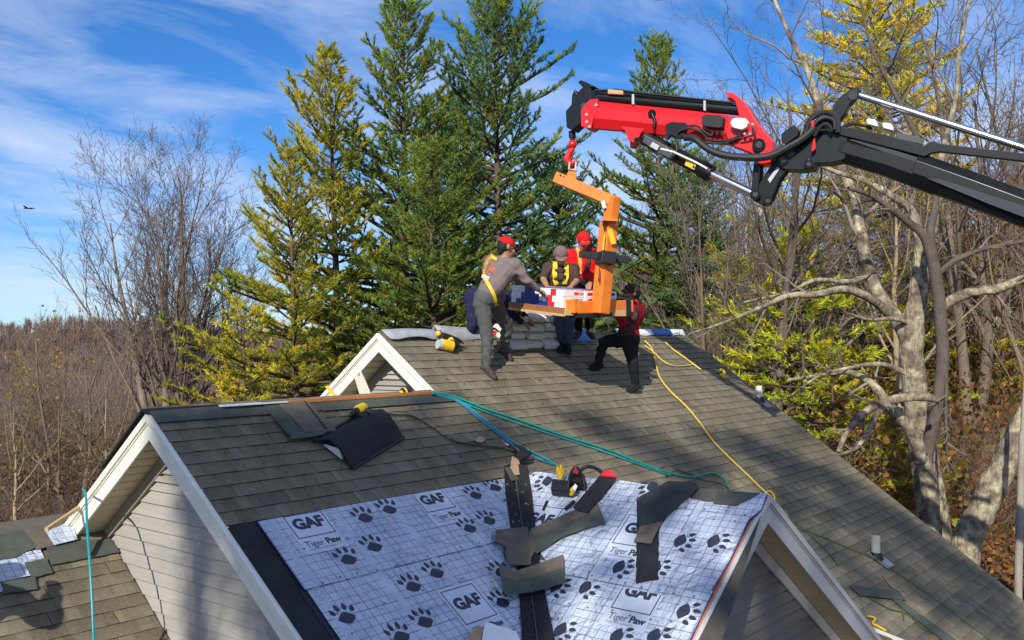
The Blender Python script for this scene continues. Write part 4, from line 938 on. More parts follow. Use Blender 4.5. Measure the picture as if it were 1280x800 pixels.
# ------------------------------------------------------------------ people
def cap_mesh(V, F, p0, r0, p1, r1, n=12):
    p0 = np.asarray(p0, float); p1 = np.asarray(p1, float); d = p1 - p0; L_ = np.linalg.norm(d)
    t = d / L_ if L_ > 1e-6 else np.array([0, 0, 1.0]); a = nrm(np.cross(t, np.eye(3)[int(np.argmin(np.abs(t)))])); b = np.cross(t, a)
    rings = [(p0, r0, ph) for ph in np.linspace(-math.pi / 2 + .12, 0, 4)] + [(p1, r1, ph) for ph in np.linspace(0, math.pi / 2 - .12, 4)]
    b0 = len(V)
    for p, r, ph in rings:
        c = p + t * r * math.sin(ph); q = r * math.cos(ph)
        for i in range(n):
            an = 2 * math.pi * i / n; V.append((c + q * (math.cos(an) * a + math.sin(an) * b)).tolist())
    for k in range(len(rings) - 1):
        for i in range(n): F.append((b0 + k * n + i, b0 + k * n + (i + 1) % n, b0 + (k + 1) * n + (i + 1) % n, b0 + (k + 1) * n + i))
    F.append(tuple(range(b0, b0 + n))[::-1]); F.append(tuple(range(b0 + (len(rings) - 1) * n, b0 + len(rings) * n)))
def hand_caps(wr, el, face, curl=.5):
    """palm, four unequal bent fingers and a thumb; face = palm normal"""
    d = nrm(wr - el); f = nrm(np.asarray(face, float) - d * (np.asarray(face, float) @ d)); s = np.cross(d, f); C = []
    k = wr + d * .085
    for q in (-.025, 0, .025): C.append((wr + d * .02 + s * q * .8, .019, k + s * q * 1.2, .017, 'skin'))
    for i, (q, L_) in enumerate(((-.036, .066), (-.012, .078), (.012, .073), (.035, .058))):
        a = k + s * q; m_ = a + nrm(d + f * curl * .6) * L_ * .55; e = m_ + nrm(d * (1 - curl * .5) + f * curl * 1.3) * L_ * .5
        C += [(a, .0115, m_, .0105, 'skin'), (m_, .0105, e, .009, 'skin')]
    tb = wr + d * .03 - s * .035; m_ = tb + nrm(d * .7 - s * .8 + f * .4) * .038; C += [(tb, .014, m_, .0125, 'skin'), (m_, .0125, m_ + nrm(d + f * .5) * .032, .010, 'skin')]
    return C
def person(label, J, look, mats, sleeve='long', headdir=None, crown=None, bulk=1.10):
    """J: joints in metres (world). look: dict of garment tags -> index into mats"""
    hd, nk, ch, pv = J['head'], J['neck'], J['chest'], J['pelvis']
    fd = nrm(headdir); hu = nrm((hd - nk) - fd * ((hd - nk) @ fd) * .6); hs_ = np.cross(fd, hu)
    C = []
    # head
    C += [(hd + hu * .035 - fd * .02, .088, hd + hu * .03 + fd * .02, .084, 'skin'), (hd - hu * .03 + fd * .035, .062, hd - hu * .075 + fd * .055, .045, 'skin'),
          (hd + fd * .098 - hu * .002, .011, hd + fd * .118 - hu * .035, .017, 'skin'), (hd + fd * .095 + hs_ * .035 - hu * .03, .02, hd + fd * .095 - hs_ * .035 - hu * .03, .02, 'skin'),
          (hd + fd * .088 + hs_ * .045 + hu * .028, .016, hd + fd * .092 - hs_ * .045 + hu * .028, .016, 'skin')]
    for q in (-1, 1):
        C += [(hd + hs_ * q * .086 - hu * .012 - fd * .005, .02, hd + hs_ * q * .088 + hu * .02 - fd * .01, .022, 'skin'), (hd + fd * .096 + hs_ * q * .034 + hu * .006, .011, hd + fd * .098 + hs_ * q * .036 + hu * .006, .011, 'hair')]
    C += [(hd + fd * .098 + hs_ * .022 - hu * .062, .010, hd + fd * .098 - hs_ * .022 - hu * .062, .010, 'lip')]
    C += [(nk - hu * .02, .062, hd - hu * .05 - fd * .01, .056, 'skin')]
    # hair under the cap
    C += [(hd - fd * .045 - hu * .005, .080, hd - fd * .035 + hu * .03, .088, 'hair'), (hd - fd * .055 - hu * .06, .05, hd - fd * .05 - hu * .02, .07, 'hair')]
    sl, sr, hl, hr = J['shL'], J['shR'], J['hipL'], J['hipR']
    up = nrm(nk - pv); sd = nrm(sr - sl)
    C += [(nk - up * .03, .075, nk - up * .07, .10, 'shirt'), (sl - up * .01, .082, sr - up * .01, .082, 'shirt')]
    for q, h in ((sl, hl), (sr, hr)):
        a = q * .72 + nk * .28 - up * .10; b = h * .9 + pv * .1 + up * .10; C += [(a, .115, (a + b) / 2, .108, 'shirt'), ((a + b) / 2, .108, b, .115, 'shirt')]
    C += [(ch, .125, pv + up * .12, .125, 'shirt'), (hl + up * .06, .125, hr + up * .06, .125, 'pants'), (pv + up * .1, .12, pv, .125, 'pants')]
    for sx in ('L', 'R'):
        sh, el, wr = J['sh' + sx], J['el' + sx], J['wr' + sx]
        C += [(sh, .074, (sh + el) / 2, .060, 'shirt')]
        if sleeve == 'long': C += [((sh + el) / 2, .060, el, .051, 'shirt'), (el, .051, wr + (el - wr) * .12, .040, 'shirt'), (wr, .03, wr + (el - wr) * .2, .031, 'skin')]
        else: C += [((sh + el) / 2, .060, el + (sh - el) * .25, .062, 'shirt'), (sh * .3 + el * .7, .046, el, .043, 'skin'), (el, .043, wr * .5 + el * .5, .042, 'skin'), (wr * .5 + el * .5, .042, wr, .028, 'skin')]
        C += hand_caps(wr, el, J.get('palm' + sx, (0, 0, -1)), J.get('curl', .5))
        hp_, kn, an, to = J['hip' + sx], J['kn' + sx], J['an' + sx], J['to' + sx]
        C += [(hp_, .112, (hp_ + kn) / 2, .088, 'pants'), ((hp_ + kn) / 2, .088, kn, .068, 'pants'), (kn, .068, kn * .6 + an * .4, .066, 'pants'), (kn * .6 + an * .4, .066, an + (kn - an) * .06, .053, 'pants')]
        dn = J['dn']; he = an - nrm((to - an) - dn * ((to - an) @ dn)) * .055
        C += [(an + dn * .01, .046, he + dn * .045, .042, 'shoe'), (he + dn * .05, .040, to + dn * .052 - (to - he) * .12, .044, 'shoe'), (an + dn * .02, .044, to + dn * .03 - (to - an) * .3, .045, 'shoe'), (to + dn * .055, .036, to + dn * .055 - (to - he) * .2, .04, 'shoe'), (he + dn * .078, .022, to + dn * .076, .022, 'sole'), (he + dn * .078, .030, to + dn * .078 - (to - he) * .35, .026, 'sole')]
    C = [(a, ra * (bulk if g in ('shirt', 'pants') else 1), b, rb * (bulk if g in ('shirt', 'pants') else 1), g) for a, ra, b, rb, g in C]
    V, F = [], []
    for c in C: cap_mesh(V, F, *c[:4])
    me = bpy.data.meshes.new('body'); me.from_pydata(V, [], F); tmp = bpy.data.objects.new('body_src', me); COL.objects.link(tmp)
    rm = tmp.modifiers.new('r', 'REMESH'); rm.mode = 'VOXEL'; rm.voxel_size = .0095; rm.use_smooth_shade = True
    sm = tmp.modifiers.new('s', 'SMOOTH'); sm.factor = .5; sm.iterations = 4
    dg = bpy.context.evaluated_depsgraph_get(); body = bpy.data.meshes.new_from_object(tmp.evaluated_get(dg)); bpy.data.objects.remove(tmp); bpy.data.meshes.remove(me)
    nvt = len(body.vertices); co = np.empty(nvt * 3, np.float32); body.vertices.foreach_get('co', co); co = co.reshape(-1, 3)
    npoly = len(body.polygons); ce = np.empty(npoly * 3, np.float32); body.polygons.foreach_get('center', ce); ce = ce.reshape(-1, 3)
    best = np.full(npoly, 9.0); idx = np.zeros(npoly, np.int32)
    tags = list(mats.keys())
    for p0, r0, p1, r1, tg in C:
        d = p1 - p0; L2 = d @ d + 1e-12; t_ = np.clip(((ce - p0) @ d) / L2, 0, 1); ds = np.linalg.norm(ce - (p0 + t_[:, None] * d), axis=1) - (r0 + (r1 - r0) * t_)
        k = ds < best; best[k] = ds[k]; idx[k] = tags.index(tg if tg in mats else 'skin')
    # soft folds in the clothing
    nn = np.empty(nvt * 3, np.float32); body.vertices.foreach_get('normal', nn); nn = nn.reshape(-1, 3)
    fold = .010 * np.sin(co[:, 2] * 46 + 3 * np.sin(co[:, 0] * 17) + 2 * np.cos(co[:, 1] * 21)) * (.5 + .5 * np.sin(co[:, 0] * 11 + co[:, 1] * 7))
    skinv = np.zeros(nvt, bool); vi = np.empty(len(body.loops), np.int32); body.loops.foreach_get('vertex_index', vi)
    ls = np.empty(npoly, np.int32); body.polygons.foreach_get('loop_total', ls); fi = np.repeat(np.arange(npoly), ls)
    cl_ = np.isin(idx, [tags.index(q) for q in ('shirt', 'pants') if q in tags]); skinv[vi[~cl_[fi]]] = True
    fold[skinv] = 0; co = co + nn * fold[:, None]
    base = np.minimum(J['anL'], J['anR']) ; root = thing('person', (J['anL'] + J['anR']) / 2 + J['dn'] * .09, label, 'person')
    body.vertices.foreach_set('co', co.astype(np.float32).ravel())
    for m in mats.values(): body.materials.append(m)
    body.polygons.foreach_set('material_index', idx); body.update(); body.name = 'body'
    bo = link('body', body, root)
    bvh = BVHTree.FromPolygons([Vector(v) for v in co], [tuple(p.vertices) for p in body.polygons])
    # cap: dome, band and peak
    if crown is not None:
        m_, visor, tilt = crown; q = MB(); R_ = np.stack([hs_, fd, hu], 1)
        cc = hd + hu * .045 - fd * .004; q.ball(cc, (.098, .110, .088), 16, 0, R_, half=True)
        q.tube([cc - hu * .012, cc + hu * .006], .104, 16, 0)
        vd = nrm(fd * visor + hu * tilt); vs = []
        for k in range(3):
            s = k / 2; vs.append([cc + hs_ * (w * .082 * (1 - .30 * s * s)) + vd * (.080 + .085 * s * (1 - .45 * w * w)) + hu * (.004 - .018 * w * w - .016 * s) for w in np.linspace(-1, 1, 7)])
        Vv = [p for r_ in vs for p in r_]; q.add(Vv + [p - hu * .007 for p in Vv], [(a * 7 + b, a * 7 + b + 1, a * 7 + b + 8, a * 7 + b + 7) for a in range(2) for b in range(6)] + [(21 + a * 7 + b + 7, 21 + a * 7 + b + 8, 21 + a * 7 + b + 1, 21 + a * 7 + b) for a in range(2) for b in range(6)] + [(14 + b, 15 + b, 36 + b, 35 + b) for b in range(6)], 0)
        q.ball(cc + hu * .088, .010, 6, 0); q.build('cap', m_, root, smooth=True, angle=60)
    return root, bvh, dict(fd=fd, hu=hu, hs=hs_)
def surf(bvh, px, py, lift=.012):
    h = bvh.ray_cast(Vector(CAM), Vector(nrm(ray(px, py))))
    return None if h[0] is None else np.array(h[0]) + np.array(h[1]) * lift
def strap(bvh, root, pts, w, m, name='harness_strap', n=10):
    P = []
    for i in range(len(pts) - 1):
        for k in range(n):
            t = k / n; q = surf(bvh, pts[i][0] + (pts[i + 1][0] - pts[i][0]) * t, pts[i][1] + (pts[i + 1][1] - pts[i][1]) * t)
            if q is not None: P.append(q)
    if len(P) < 3: return
    P = np.array(P); P[1:-1] = (P[:-2] + P[1:-1] + P[2:]) / 3
    mb = MB(); V = []; F = []
    for k in range(len(P)):
        t = nrm(P[min(k + 1, len(P) - 1)] - P[max(k - 1, 0)]); s = nrm(np.cross(t, FW)); V += [P[k] - s * w / 2, P[k] + s * w / 2]
    for k in range(len(P) - 1): F.append((2 * k, 2 * k + 1, 2 * k + 3, 2 * k + 2))
    mb.add(V, F); o = mb.build(name, m, root); o.modifiers.new('solid', 'SOLIDIFY').thickness = .006
DN = np.array([0, SA * .4, -1.0]); DN = DN / np.linalg.norm(DN)
# 1: man in grey at the left of the load, back to the viewer
D = 11.45
J = dict(head=at(632.5, 309, D + .02), neck=at(631, 325, D + .02), chest=at(622, 340, D + .02), pelvis=at(607, 372, D + .05),
         shR=at(644, 331, D - .10), shL=at(615, 326, D + .16), elR=at(658, 350, D - .10), wrR=at(672, 361, D + .0), elL=at(646, 348, D + .36), wrL=at(668, 358, D + .34),
         hipR=at(603, 378, D - .07), hipL=at(616, 376, D + .16), knR=at(609, 422, D - .06), anR=at(608, 459, D - .02), toR=at(619, 466.5, D - .10), knL=at(634, 408, D + .42), anL=at(630, 437, D + .66), toL=at(639, 444, D + .60), dn=DN)
root, bv, fr_ = person('man in grey sweatshirt and red cap reaching over the load from the left', J, {}, {'skin': M['skin'], 'shirt': M['grey_shirt'], 'pants': M['grey_pants'], 'shoe': M['shoe'], 'sole': M['sole'], 'hair': M['hair'], 'lip': M['skin']}, headdir=RT * .9 + FW * .45 - UP * .18, crown=(M['red_cap'], 1, -.1))
strap(bv, root, [(605, 342), (609, 352), (617, 368), (620, 383)], .04, M['harness'])
strap(bv, root, [(617, 318), (608, 330), (606, 343)], .04, M['harness_dull'])
strap(bv, root, [(598, 347), (606, 346), (613, 349)], .035, M['white'])
strap(bv, root, [(615, 322), (623, 325)], .035, M['harness'])
mb = MB()
for s_ in ((612, 341, 'C'), (614.5, 338, 'P'), (617, 335, 'G')):
    q = surf(bv, s_[0], s_[1], .010)
    if q is not None:
        ex = nrm(RT * .75 - UP * -.45); ey = nrm(UP * .8 - RT * .4)
        for p in text_polys(s_[2], .075, .004): mb.add([q + ex * a * .6 + ey * (b - .02) for a, b in p], [tuple(range(len(p)))])
if mb.v: mb.build('print', mat('shirt_print', (0.75, 0.12, 0.05), .7, .05, 9), root)
# 2: bent figure in navy behind him, beyond the ridge
D = 12.3
J = dict(head=at(644, 384, D + .25), neck=at(633, 376, D + .2), chest=at(619, 370, D + .15), pelvis=at(592, 372, D), shR=at(632, 378, D), shL=at(634, 370, D + .4), elR=at(642, 395, D + .05), wrR=at(652, 402, D + .1), elL=at(649, 390, D + .4), wrL=at(659, 398, D + .4),
         hipR=at(592, 378, D - .09), hipL=at(592, 376, D + .12), knR=at(591, 405, D - .14), anR=at(586, 432, D + .1), toR=at(594, 436, D + .0), knL=at(596, 406, D + .25), anL=at(592, 434, D + .4), toL=at(602, 438, D + .35), dn=np.array([0, 0, -1.0]))
person('figure in navy clothes bending low behind the man in grey', J, {}, {'skin': M['skin'], 'shirt': M['navy_cloth'], 'pants': M['navy_cloth'], 'shoe': M['shoe'], 'sole': M['sole'], 'hair': M['hair'], 'lip': M['skin']}, headdir=RT * .7 - UP * .7, crown=(M['dark_cap'], 1, 0))
# 3: man in brown shirt with harness behind the load
D = 13.0
J = dict(head=at(701, 319, D - .12), neck=at(701, 331, D), chest=at(700, 342, D), pelvis=at(704, 374, D + .18), shR=at(685, 335, D - .02), shL=at(717, 336, D - .02), elR=at(679, 349, D - .16), wrR=at(684, 358, D - .38), elL=at(721, 351, D - .14), wrL=at(714, 358, D - .36),
         hipR=at(697, 380, D + .16), hipL=at(712, 380, D + .16), knR=at(700, 408, D + .10), anR=at(703, 428, D + .2), toR=at(700, 434, D + .02), knL=at(711, 407, D + .08), anL=at(710, 429, D + .16), toL=at(712, 436, D - .04), dn=DN)
root, bv, _ = person('man in brown short sleeved shirt and taupe cap, looking down behind the load', J, {}, {'skin': M['skin'], 'shirt': M['brown_shirt'], 'pants': M['jeans'], 'shoe': M['dark_pants'], 'sole': M['rubber'], 'hair': M['hair'], 'lip': M['skin']}, sleeve='short', headdir=-FW * .8 - UP * .75, crown=(M['taupe_cap'], 1, 0))
strap(bv, root, [(694, 327), (693.5, 334), (694, 349), (696, 356)], .062, M['harness']); strap(bv, root, [(707.5, 329), (708, 342), (705, 356)], .062, M['harness']); strap(bv, root, [(694, 339), (708, 338)], .045, M['black']); strap(bv, root, [(692, 347), (710, 346)], .05, M['black'])
q = surf(bv, 702, 309.5, .02)
# 4: man in red shirt and red cap
D = 13.5
J = dict(head=at(729, 301, D - .08), neck=at(727, 313, D), chest=at(726, 326, D), pelvis=at(728, 356, D + .05), shR=at(711, 318, D - .02), shL=at(740, 317, D + .08), elR=at(708, 338, D - .02), wrR=at(716, 350, D - .25), elL=at(744, 338, D + .05), wrL=at(738, 353, D - .12),
         hipR=at(721, 362, D + .03), hipL=at(735, 362, D + .08), knR=at(722, 390, D + .0), anR=at(723, 412, D + .15), toR=at(719, 417, D - .0), knL=at(737, 390, D + .05), anL=at(737, 411, D + .2), toL=at(741, 417, D + .05), dn=np.array([0, 0, -1.0]))
root, bv, _ = person('man in bright red shirt and red cap standing behind the load at the column', J, {}, {'skin': M['skin'], 'shirt': M['red_shirt'], 'pants': M['dark_pants'], 'shoe': M['shoe'], 'sole': M['sole'], 'hair': M['hair'], 'lip': M['skin']}, sleeve='long', headdir=-FW * .8 + RT * .25 - UP * .5, crown=(M['red_cap'], 1, -.1))
strap(bv, root, [(720, 307), (724, 318), (725.5, 330), (725, 344)], .05, mat('harness_orange', (0.75, 0.33, 0.06), .6, .1, 20)); strap(bv, root, [(735, 309), (735, 325), (733, 343)], .045, M['black'])
strap(bv, root, [(716, 350), (736, 350)], .05, M['black'], 'belt')
# 5: man in maroon, lunging on the slope under the base beam
D = 12.95
J = dict(head=at(790, 366, D - .05), neck=at(793, 378, D), chest=at(790, 392, D), pelvis=at(784, 422, D), shR=at(799, 384, D + .16), shL=at(785, 387, D - .17), elR=at(790, 400, D + .30), wrR=at(778, 388, D + .28), elL=at(778, 404, D - .25), wrL=at(771, 393, D - .2),
         hipR=at(781, 425, D + .12), hipL=at(787, 430, D - .10), knR=at(755, 427, D + .16), anR=at(748, 452, D + .12), toR=at(738, 458, D + .06), knL=at(791, 452, D - .13), anL=at(794, 478, D + .0), toL=at(784, 486.5, D - .02), palmL=(0, 0, 1), palmR=(0, 0, 1), dn=DN)
root, bv, _ = person('man in maroon shirt and dark cap lunging under the right end of the fork', J, {}, {'skin': M['skin'], 'shirt': M['maroon'], 'pants': M['dark_pants'], 'shoe': M['dark_pants'], 'sole': M['rubber'], 'hair': M['hair'], 'lip': M['skin']}, sleeve='long', headdir=-RT * .9 - FW * .15 + UP * .05, crown=(M['dark_cap'], 1, -.05))
strap(bv, root, [(787, 395), (783, 408), (785, 420)], .05, M['black']); strap(bv, root, [(777, 417), (793, 415)], .06, M['black'], 'belt'); strap(bv, root, [(796, 385), (793, 398), (788, 412)], .04, M['black'])

# a colleague standing on the lower roof just left of the picture; his shadow falls into it
sp_ = np.array([-5.70, -.64, lz(-.64)])
def q_(x, y, z): return sp_ + np.array([x, y, z])
J = dict(head=q_(.03, .02, 1.58), neck=q_(0, 0, 1.42), chest=q_(0, 0, 1.22), pelvis=q_(0, 0, .92), shL=q_(-.06, .20, 1.38), shR=q_(.06, -.20, 1.38), elL=q_(-.02, .42, 1.18), elR=q_(.22, -.46, 1.20), wrL=q_(.24, .22, 1.36), wrR=q_(.36, -.20, 1.38), hipL=q_(-.02, .10, .88), hipR=q_(.02, -.10, .88), knL=q_(.05, .14, .48), knR=q_(.06, -.14, .46), anL=q_(0, .15, .18), anR=q_(.02, -.15, -.02), toL=q_(.16, .17, .10), toR=q_(.18, -.17, -.10), dn=DN)
person('man in a dark jacket standing on the lower roof just outside the left picture edge', J, {}, {'skin': M['skin'], 'shirt': M['navy_cloth'], 'pants': M['jeans'], 'shoe': M['shoe'], 'sole': M['sole'], 'hair': M['hair'], 'lip': M['skin']}, headdir=(.9, .4, -.1), crown=(M['dark_cap'], 1, 0), bulk=1.4)

# ------------------------------------------------------------------ hoses, ropes, tools
def lay(name, pts, fn, r, m, label, cat, off=None, n=6):
    P = [fn(p[0], p[1], (p[2] if len(p) > 2 else r + .016)) for p in pts]; P = smooth_path(P, n)
    mb = MB(); mb.tube(P, r, 8); return tag(mb.build(name, m, None, smooth=True, origin=P[0]), label, cat)
lay('air_hose', [(540, 492, .06), (556, 495), (578, 503), (600, 520), (630, 544), (655, 560), (676, 570), (697, 582)], front, .011, M['teal'], 'teal air hose of the lower pair, running from the gable rake to the tool belt', 'hose')
lay('air_hose', [(543, 491, .05), (562, 497), (580, 507), (598, 522), (622, 541), (650, 562), (668, 572), (690, 580)], front, .009, M['blue_hose'], 'blue air hose beside the lower teal one, looping toward the nail gun', 'hose')
lay('air_hose', [(541, 491, .05), (558, 493), (580, 500), (610, 512), (650, 525), (700, 543), (760, 562), (800, 578), (840, 592), (866, 596), (890, 591), (905, 598), (911, 610)], front, .012, M['teal2'], 'green teal air hose crossing the whole roof toward the small gable', 'hose')
lay('air_hose', [(541, 493, .04), (566, 499), (588, 507), (630, 523), (680, 540), (730, 556), (790, 577), (838, 594)], front, .009, M['teal'], 'thin teal hose lying just below the long green teal hose', 'hose')
lay('air_hose', [(462, 512), (490, 518), (515, 520), (540, 534), (562, 549), (590, 556), (622, 559), (648, 566)], front, .008, M['olive_hose'], 'thin dark olive hose snaking from the black ridge vent to the valley', 'hose')
lay('air_hose', [(832, 596), (845, 588), (855, 590), (880, 600), (900, 604), (912, 612)], front, .006, M['olive_hose'], 'thin dark cord under the end of the green teal hose', 'hose')
lay('extension_cord', [(806, 426, .03), (815, 436), (820, 455), (824, 470), (836, 487), (858, 508), (876, 530), (893, 553), (920, 580), (937, 596), (948, 607), (960, 618), (970, 629), (985, 645)], front, .013, M['yellow_rope'], 'yellow cord snaking down the roof from the ridge to the small gable peak', 'cord')
lay('extension_cord', [(806, 432), (817, 440), (826, 449), (838, 456), (855, 457), (868, 455)], front, .011, M['yellow_rope'], 'yellow cord loop lying in the shadow at the right end of the ridge', 'cord')
lay('extension_cord', [(832, 428, .03), (842, 437), (856, 447), (868, 456), (876, 462)], front, .014, M['yellow_rope'], 'short straight yellow cord beside the right rake shadow', 'cord')
lay('extension_cord', [(1085, 770), (1094, 773), (1091, 779), (1098, 783), (1107, 788)], front, .012, M['yellow'], 'zigzag yellow cord end near the gutter at the lower right', 'cord')
mb = MB(); mb.tube(smooth_path([front(x, y, .03) for x, y in ((957, 615), (963, 614), (968, 621), (966, 626), (959, 620), (968, 628))], 5), .012, 6); tag(mb.build('cord_coil', M['yellow'], None, smooth=True, origin=front(963, 620, .03)), 'small yellow knot of cord at the peak of the small gable', 'cord')
mb = MB(); mb.tube(smooth_path([front(x, y, .05) for x, y in ((898, 464), (903, 462), (906, 468), (901, 468), (908, 473))], 5), .02, 6); tag(mb.build('cord_coil', M['yellow'], None, smooth=True, origin=front(902, 466, .05)), 'yellow cord bundle high on the right rake in the boom shadow', 'cord')
for pts, lb in (([(994, 655), (1015, 666), (1050, 680), (1085, 695), (1105, 705), (1150, 735), (1200, 772), (1243, 803)], 'long thin green cord running past the near vent pipe to the lower right corner'), ([(1103, 720), (1112, 732), (1125, 742), (1128, 760), (1130, 775)], 'short green cord below the near vent pipe'),
                ([(1088, 748), (1110, 760), (1135, 768), (1150, 782), (1165, 792)], 'thin green cord crossing the dark strip at the lower right'), ([(998, 660), (1012, 668), (1035, 690), (1048, 708)], 'faint green cord curving down beside the small gable rake')):
    lay('cord', pts, front, .0065, M['green_hose'], lb, 'cord')
# hose hanging over the left rake
P = [np.array([-WX - .06, -.02, -DY * T - (.95) * T + .05])]
hq = [at(107, 618, 7.95), at(109, 660, 7.65), at(112, 700, 7.45), at(115, 750, 7.3), at(117, 800, 7.2), at(118, 860, 7.15)]
mb = MB(); mb.tube(smooth_path([at(103, 612, 8.3)] + hq, 5), .010, 8); tag(mb.build('air_hose', M['teal'], None, smooth=True, origin=hq[0]), 'teal hose hanging over the white left rake down to the lower roof', 'hose')
# wooden stick behind the white rake
mb = MB(); mb.beam(at(58, 662, 8.0), at(101, 633, 8.6), .03, .03); tag(mb.build('stick', M['wood'], None, origin=at(58, 662, 8.0)), 'thin brown stick leaning behind the white left rake end', 'stick')
# plank leaning in the upper gable
mb = MB(); mb.prism([at(442, 468, 9.8), at(449, 470, 9.8), at(451, 463, 9.8), at(456, 474, 9.8), at(467, 500, 9.8), at(452, 502, 9.8)], FW * .03); tag(mb.build('broken_board', mat('board_beige', (.62, .54, .46), .6, .1, 6), None, origin=at(455, 500, 9.8)), 'broken beige board sticking up in front of the upper gable', 'board')
mb = MB(); mb.prism([at(406, 483, 9.75), at(410, 482, 9.75), at(425, 499, 9.75), at(421, 501, 9.75)], FW * .012); tag(mb.build('strap', M['yellow'], None, origin=at(415, 492, 9.75)), 'yellow strap wrapped over the white rake of the upper gable', 'strap')
# black ridge vent
def tent():
    a, b, c, d = front(390, 549, .03), front(424, 552, .17), front(432, 587, .02), front(486, 507, .17)
    tops = [front(424, 545, .16), front(478, 513, .16)]
    A0, A1 = front(391, 552, .015), front(455, 515, .015)          # far long edge
    R0, R1 = front(411, 548, .12), front(478, 511, .12)            # crease
    B0, B1 = front(441, 587, .015), front(505, 548, .015)          # near long edge
    S0_, S1_ = front(424, 559, .13), front(486, 517, .13)
    ax = nrm(R1 - R0)
    mb = MB(); prof0 = [A0, A0 + (R0 - A0) * .5 + NF * .01, R0, S0_, S0_ + (B0 - S0_) * .5 + NF * .012, B0]; prof1 = [A1, A1 + (R1 - A1) * .5 + NF * .01, R1, S1_, S1_ + (B1 - S1_) * .5 + NF * .012, B1]
    V = prof0 + prof1; mb.add(V, [(i, i + 1, 7 + i, 6 + i) for i in range(5)])
    t = thing('ridge_vent', A0, 'black folded ridge vent lying on the shingles below the left ridge', 'ridge vent')
    o = mb.build('vent_cover', M['felt_black'], t); o.modifiers.new('solid', 'SOLIDIFY').thickness = .016
    mb = MB(); mb.prism([front(404, 556, .03), front(424, 561, .10), front(428, 575, .03)], ax * .02); mb.build('vent_end', M['grey_wrap'], t)
    mb = MB(); mb.beam(B0 + NF * .012, B1 + NF * .012, .02, .02, NF); mb.build('vent_flange', M['rubber'], t)
    mb = MB(); mb.beam(A0 + NF * .012, A1 + NF * .012, .02, .02, NF); mb.build('vent_flange', M['rubber'], t)
tent()
# stack of ridge strips left of it
for i, (pts, mm, lb) in enumerate((([(326, 502), (368, 499), (410, 541), (362, 545)], 'strip', 'green backed ridge shingle at the top of the strips draped over the left ridge'), ([(345, 500), (381, 498), (422, 538), (384, 542)], 'strip2', 'brown ridge shingle overlapping the strips draped over the left ridge'), ([(362, 541), (404, 537), (406, 543), (364, 549)], 'strip', 'folded shingle end under the draped ridge strips'))):
    scrap(pts, front, .034 + .010 * i, M[mm], lb, .008)
mb = MB(); mb.beam(front(381, 502, .045), front(408, 536, .05), .012, .012, NF); tag(mb.build('cord', M['rubber'], None, origin=front(395, 520, .045)), 'short black cord beside the draped ridge strips', 'cord')
# nail guns
def nailgun(p, ax, label, body, upv=NF, s=1.0, canister=False):
    ax = nrm(ax); u = nrm(np.asarray(upv) - ax * (np.asarray(upv) @ ax)); w = np.cross(ax, u); t = thing('nail_gun', p, label, 'nail gun')
    q = MB(); q.tube([p + u * .06 * s - ax * .09 * s, p + u * .06 * s - ax * .06 * s, p + u * .06 * s + ax * .03 * s, p + u * .06 * s + ax * .05 * s], [.035 * s, .05 * s, .05 * s, .04 * s], 12); q.build('housing', body, t, smooth=True)
    q = MB(); q.tube([p + u * .06 * s + ax * .045 * s, p + u * .05 * s + ax * .12 * s, p + u * .03 * s + ax * .16 * s], [.034 * s, .026 * s, .012 * s], 10); q.build('nose', M['black'], t, smooth=True)
    q = MB(); q.tube([p + u * .07 * s - ax * .02 * s, p + u * .085 * s - w * .10 * s - ax * .03 * s, p + u * .06 * s - w * .16 * s - ax * .03 * s], [.022 * s, .019 * s, .022 * s], 10); q.build('handle', M['rubber'], t, smooth=True)
    q = MB(); q.tube([p + u * .005 * s + ax * .05 * s - w * .06 * s, p + u * .075 * s + ax * .05 * s - w * .06 * s], .058 * s, 14); q.build('magazine', M['black'], t, smooth=True)
    q = MB(); q.tube([p + u * .06 * s - w * .16 * s - ax * .03 * s, p + u * .05 * s - w * .20 * s - ax * .03 * s], .012 * s, 8); q.build('air_fitting', M['chrome'], t, smooth=True)
    return t
rgt = np.array([1.0, 0, 0]); dwn = np.array([0, -CA, -SA])
nailgun(front(447, 518, .02), -rgt + dwn * .35, 'black and yellow nail gun lying above the black ridge vent', M['yellow'], s=1.05)
nailgun(front(651, 575, .03), rgt - dwn * .2, 'black nail gun at the top of the valley beside the cardboard', M['black'], s=1.1)
t = nailgun(front(560, 430, .03), -rgt * .5 + dwn, 'yellow nail gun near the upper ridge behind the left gable', M['yellow'], s=1.0)
q = MB(); q.tube([front(547, 430, .07), front(552, 431, .07)], .058, 14); q.build('end_cap', M['trim_grey'], t, smooth=True)
q = MB(); q.tube([front(551, 430, .07), front(565, 433, .07)], .068, 14); q.build('canister', M['yellow'], t, smooth=True)
q = MB(); q.ball(front(548, 417, .10), .036, 10); q.build('knob', M['yellow'], t, smooth=True)
q = MB(); q.tube([front(552, 420, .11), front(562, 423, .10), front(569, 426, .09)], .05, 10); q.build('grip', M['black'], t, smooth=True)
t = thing('spray_can', front(506, 498, .04), 'black and yellow can lying on the left ridge end by the upper gable', 'can')
cpz = at(503, 491, 10.1); q = MB(); q.tube([cpz, at(512, 489, 10.15)], .052, 14); q.build('can_body', M['black'], t, smooth=True); q = MB(); q.tube([at(499, 493, 10.08), at(503, 491.5, 10.1)], .035, 12); q.build('can_cap', M['yellow'], t, smooth=True); q = MB(); q.tube([at(505, 490.8, 10.1), at(506.5, 490.4, 10.11)], .054, 14); q.build('can_ring', M['harness'], t, smooth=True)
